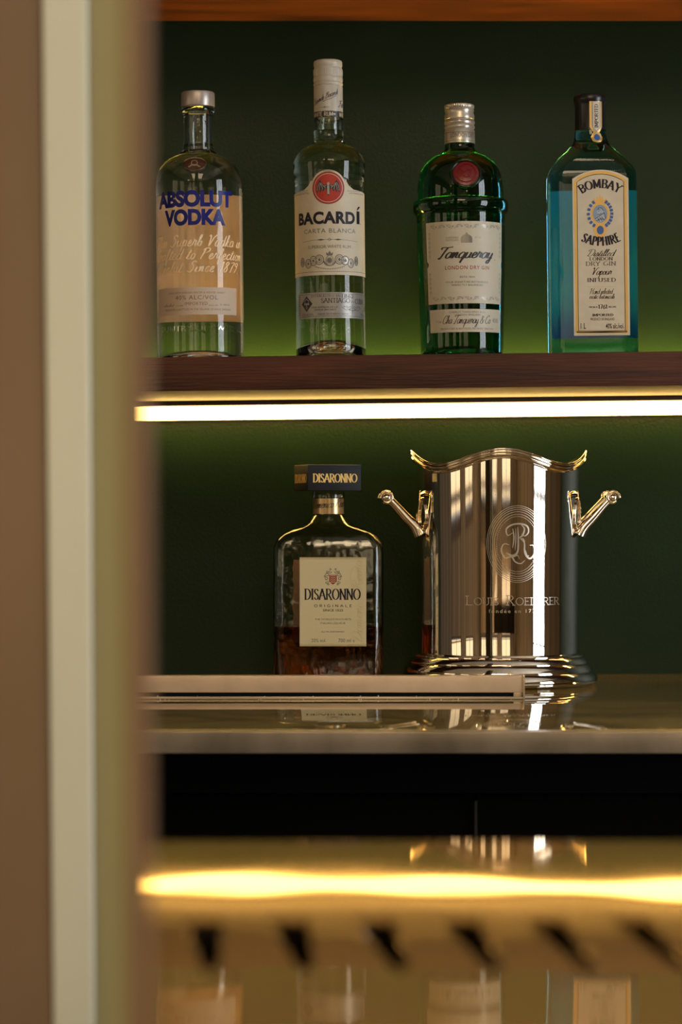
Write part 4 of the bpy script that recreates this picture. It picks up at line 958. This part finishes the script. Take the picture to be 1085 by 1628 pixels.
a = Art(); a.rect(lx0, lx1, FZ(889), FZ(886)); a.rect(lx0, lx1, FZ(1027.5), FZ(1024.5)); a.ring(C(565), FZ(919), FH(7), FH(18), FH(.6), 30)
tt = Art(); tt.script('Domenico Reina', 0, 132, 0, 15, .03, .06, .2)
for f in tt.f: a.poly([(C(576)-tt.v[i][1]*k_s, FZ(1022)+tt.v[i][0]*k_s) for i in f])
a.emit('gold_decoration', M['gold_pale'], lab, flatwrap(yf, .0007))
a = Art(); a.glyphs('DISARONNO', C(485), C(573.5), FZ(953), FH(16.5), G, .07, .19, True, 0, .07)
a.glyphs('ORIGINALE', C(500), C(560), FZ(965), FH(3.8), G, .16, .22, False, 0, .45); a.sans('SINCE 1525', C(514), C(546), FZ(972), FH(3.8), .01); a.emit('brand_lettering', M['ink_navy'], lab, flatwrap(yf, .0007))
a = Art(); a.sans("THE WORLD'S FAVOURITE", C(501), C(559), FZ(986), FH(3)); a.sans('ITALIAN LIQUEUR', C(510), C(550), FZ(992.2), FH(3)); a.sans('ILLVA SARONNO', C(512), C(548), FZ(1005.5), FH(2.6))
a.sans('20% vol.', C(495.5), C(519), FZ(1021), FH(6)); a.sans('700 ml e', C(538.5), C(564.5), FZ(1021), FH(6)); a.emit('small_print', M['ink_grey'], lab, flatwrap(yf, .0007))
a = Art(); b2 = Art(); cc, zc_ = C(530), FZ(920)
a.poly([(cc-FH(6), zc_+FH(6)), (cc-FH(6), zc_-FH(5)), (cc, zc_-FH(9.5)), (cc+FH(6), zc_-FH(5)), (cc+FH(6), zc_+FH(6))]); a.emit('red_shield', M['ink_red'], lab, flatwrap(yf, .0007))
for sg in (-1, 1):
    for k, (u, v, r_) in enumerate(((9, 6, 3.2), (11, 0, 3), (10, -6, 2.6), (5, 11, 2.8), (12.5, 4, 1.8), (7, -9, 1.6), (4, 15, 1.4), (9.5, 10, 2))):
        b2.ribbon([(cc+sg*FH(u+r_*cos(q*.55+k)*(1-q*.06)), zc_+FH(v+r_*sin(q*.55+k)*(1-q*.06))) for q in range(12)], FH(1))
b2.emit('crest', M['ink_grey'], lab, flatwrap(yf, .0007))
a = Art()
for k in range(4): a.ribbon([(cc+FH(x), zc_+FH(4-k*3.2+(.8 if i % 2 else 0))) for i, x in enumerate((-4.5, -2, 0, 2, 4.5))], FH(.9))
a.emit('shield_waves', M['paper_yel'], lab, flatwrap(yf, .00085))
bk = Art(); bk.rect(-.038, .034, B.zf(1020, -.02), B.zf(890, -.02)); bk.emit('back_label', M['back_dis'], B.root, lambda x, y, t: (x, -yf+.0002+t, y), None, .0002)

# ---------- ice bucket
B = Bottle('ice_bucket', 792.5, CT+.0003, DD, 0, 'polished silver champagne bucket with engraved monogram on the counter', 'ice bucket')
S = B.S; by = B.by
def zr(a): return .2376+.0078*cos(4*a)-0
def rim(a, r, z):
    k = max(0, min(1, (z-.13)/(.2376-.13))); k = k*k*(3-2*k)
    return (r+.0009*k*(1-cos(4*a))*0, z+.0078*cos(4*a)*k)
out = [(0, 2), (150, 1), (156, 0), (157.5, 1.5), (157.8, 4), (156, 6.5)] + catmull([(157.2, 6.5), (156.2, 10), (153.6, 14.5), (150.8, 17.8), (149.6, 18.6)], 4)[1:] + [(149.6, 18.8), (150.2, 19.6), (150, 21.4)] + catmull([(149.8, 21.6), (148.4, 25), (146, 29), (143.6, 31.6)], 4)[1:] + [(143.6, 31.8), (143.8, 32.8), (143.5, 34.2)] + catmull([(143.3, 34.4), (141.8, 37.4), (139.4, 40.6), (137, 42.4)], 4)[1:] + [(136.8, 43.2), (136.8, 45), (133, 45.8), (131, 46.6), (128.6, 47.5)]
out = [(r, z) for r, z in out]
body = [(128.2, 50), (128.2, 90), (128.2, 140), (128.4, 170), (128.9, 210), (129.4, 250), (129.9, 290), (130.4, 330), (130.5, 338), (130.52, 340.6)]
ztop = .2376*S
rm = [(130.53, ztop-15), (131, ztop-14.6), (135.5, ztop-14.2), (139.2, ztop-12.6), (140.2, ztop-10.8), (139, ztop-9), (138.4, ztop-8.6), (140.4, ztop-7.4), (141.4, ztop-5.4), (140.4, ztop-3.6), (139.8, ztop-3.2), (141, ztop-2), (141.2, ztop-.6), (140, ztop+.4), (138.6, ztop+.4), (137.4, ztop-.8)]
inn_ = [(134, ztop-10), (130, ztop-12), (127.8, 334), (127.2, 296), (126, 200), (125.4, 100), (124, 60), (118, 56), (0, 56)]
body = [p for p in body if p[1] < ztop-15]
def cv(l): return [(r/S, z/S) for r, z in l]
lathe('body', cv([(0, 47)]+[(128.6, 47.5)]+body+[rm[0]]+inn_), M['silver'], B.root, 160, 50, rim)
lathe('base', cv(out+[(0, 47.6)]), M['silver'], B.root, 128, 28)
lathe('rolled_rim', cv([rm[0]]+rm[1:]+[(136, ztop-8), (136.4, ztop-14), rm[0]]), M['silver'], B.root, 160, 60, rim)
# handles: two tilted loops
for sg in (-1, 1):
    bm = bmesh.new()
    hy = .030
    lo = (sg*.0865, .161); up = (sg*.118, .1955)
    path = []; rad = []
    for s2 in (-1, 1):
        pts = catmull([(sg*.0835, s2*hy, .1555), (sg*.088, s2*hy, .1635), (sg*.098, s2*hy*.98, .174), (sg*.109, s2*hy*.95, .1865), (up[0], s2*hy*.9, up[1])], 5)
        n = len(pts); rr2 = [.0068-.0028*min(1, i/(n*.7)) for i in range(n)]; tube_bm(bm, pts, rr2, 16)
        bmesh.ops.create_uvsphere(bm, u_segments=16, v_segments=10, radius=.0058, matrix=Matrix.Translation((sg*.1185, s2*hy*.92, .1945)))
        q = [(sg*.1185+sg*.0072*cos(k*.5)*(1-k*.03), s2*(hy*.92+.003), .1945+.0072*sin(k*.5)*(1-k*.03)) for k in range(12)]
        tube_bm(bm, q, .0016, 8)
    tube_bm(bm, [(up[0], -hy*.9, up[1]), (up[0]+sg*.003, -.015, up[1]+.002), (up[0]+sg*.0038, 0, up[1]+.0028), (up[0]+sg*.003, .015, up[1]+.002), (up[0], hy*.9, up[1])], .0036, 14)
    h = from_bm('handle', bm, M['silver'], B.root, 60)
    for s2 in (-1, 1):
        bm = bmesh.new()
        pts = []
        for k in range(21):
            q = 2*pi*k/20; zz = .1775+.0165*sin(q); da = .115*cos(q)*(1-.35*sin(q))
            rr3 = .0862; an = (pi/2)*sg-0 + 0
            ang = sg*(pi/2-.0)+s2*.33*-1*sg*0
            th = sg*pi/2 + s2*.36 + da
            pts.append((rr3*sin(th)+sg*.0012, -rr3*cos(th), zz))
        tube_bm(bm, pts, .0014, 8, False)
        from_bm('handle_mount', bm, M['silver'], B.root, 60)
# engraving
R = 128.4/S
PHI = asin((814.5-792.5)/128.4)
def brad(z):
    z *= S
    for (r0, z0), (r1, z1) in zip(body, body[1:]):
        if z <= z1: return (r0+(r1-r0)*(z-z0)/(z1-z0))/S
    return body[-1][0]/S
def EW(off): return cylwrap(R, off, PHI, brad)
def EH(h): return h*(DD-R)/F
def EZ(py): return B.zf(py, R)
a = Art(); ez = EZ(865)
for rx, ry in ((49, 61), (46.5, 58), (43.5, 55), (40.5, 51.5), (37, 47.5)): a.ring(0, ez, EH(rx), EH(ry), EH(.75), 72)
for k in range(84):
    q = 2*pi*k/84; a.disc(EH(33.5)*cos(q), ez+EH(44)*sin(q), EH(.8), EH(.8), 6)
a.emit('engraved_rings', M['engrave'], B.root, EW(.0002), .003)
a = Art()
def es(pts, w=1.5):
    q = catmull(pts, 7); n = len(q); a.ribbon([(EH(x), ez+EH(y)) for x, y in q], [EH(w*(.45+.9*sin(pi*i/(n-1)))) for i in range(n)])
es([(-8, 18), (-16, 14), (-18, 24), (-8, 31), (6, 32), (16, 28), (18, 19), (12, 13), (6, 16)], 2); es([(-8, 25), (-6, 10), (-8, -6)], 1.6); es([(0, 27), (1, 10), (0, -12), (-8, -18), (-18, -14)], 2.4); es([(6, 31), (11, 24), (8, 14), (2, 10)], 2)
es([(5, 8), (11, 2), (12, -14), (20, -23), (28, -16), (27, -3), (20, -2)], 2.2); es([(-14, -1), (-22, 0), (-26, -10), (-20, -22), (-10, -20), (-4, -28), (5, -31), (12, -26)], 2); es([(-18, -14), (-8, -20), (0, -18), (3, -24)], 1.4); es([(-3, 25), (-3, 8), (-4, -10)], 1.2); es([(3, 9), (9, 8), (12, 3)], 1.2)
es([(13, -10), (16, -19), (19, -18)], 1.4)
a.emit('monogram', M['engrave'], B.root, EW(.00022), .003)
a = Art(); a.glyphs('L', EH(-84), EH(-72), EZ(962), EH(14), thin=.06, thick=.10); a.glyphs('OUIS', EH(-70), EH(-30), EZ(962), EH(11.5), thin=.07, thick=.11)
a.glyphs('R', EH(-18), EH(-5), EZ(962), EH(15), thin=.06, thick=.10); a.glyphs('OEDERER', EH(-3), EH(78), EZ(962), EH(11.5), thin=.07, thick=.11)
a.emit('engraved_name', M['engrave'], B.root, EW(.00022), .003)
a = Art(); a.sans('fondée en 1776', EH(-46), EH(36), EZ(974.5), EH(6), 0, 1.3); a.emit('engraved_date', M['engrave'], B.root, EW(.00022), .003)

# ---------- aluminium profile lying on the counter
dp = 2.446; xr = PX(832, dp); zt_ = PZ(1075, dp)-CT
pr = empty('metal_rail', (0, CAMY+dp, CT)); tag(pr, 'long beige metal rail with black slot lying in front of the liqueur bottle', 'rail')
xl = -.42
box('face', xl, xr, 0, .0025, PZ(1101, dp)-CT, zt_, M['alu'], pr, .0005)
box('top_plate', xl, xr, .0025, .022, zt_-.002, zt_-.0002, M['alu'], pr, .0004)
box('bottom_lip', xl, xr, -.001, .022, .0002, .0026, M['alu_cut'], pr, .0005)
box('slot_channel', xl, PX(817, dp), .0035, .020, .0028, PZ(1101, dp)-CT+.001, M['rail_black'], pr)
box('end_block', PX(817, dp), xr-.001, .0008, .020, .0028, PZ(1101, dp)-CT+.0002, M['alu_cut'], pr, .0006)
box('end_cap', xr, xr+.0018, -.0012, .0225, .0001, zt_+.0005, M['alu_cut'], pr, .0004)
bm = bmesh.new()
for k in range(26):
    x = random.uniform(-.19, .17); r = random.uniform(.00025, .0008); y = -.0015+random.uniform(-.004, 0) if k % 3 else .004
    bmesh.ops.create_icosphere(bm, subdivisions=1, radius=r, matrix=Matrix.Translation((x, y, r*.7+(.0028 if y > 0 else .0001))))
cr = from_bm('crumbs', bm, M['paper'], None, 60); cr.location = (0, CAMY+dp-.002, CT); tag(cr, 'tiny pale crumbs scattered along the foot of the metal rail', 'crumbs', None, 'stuff')
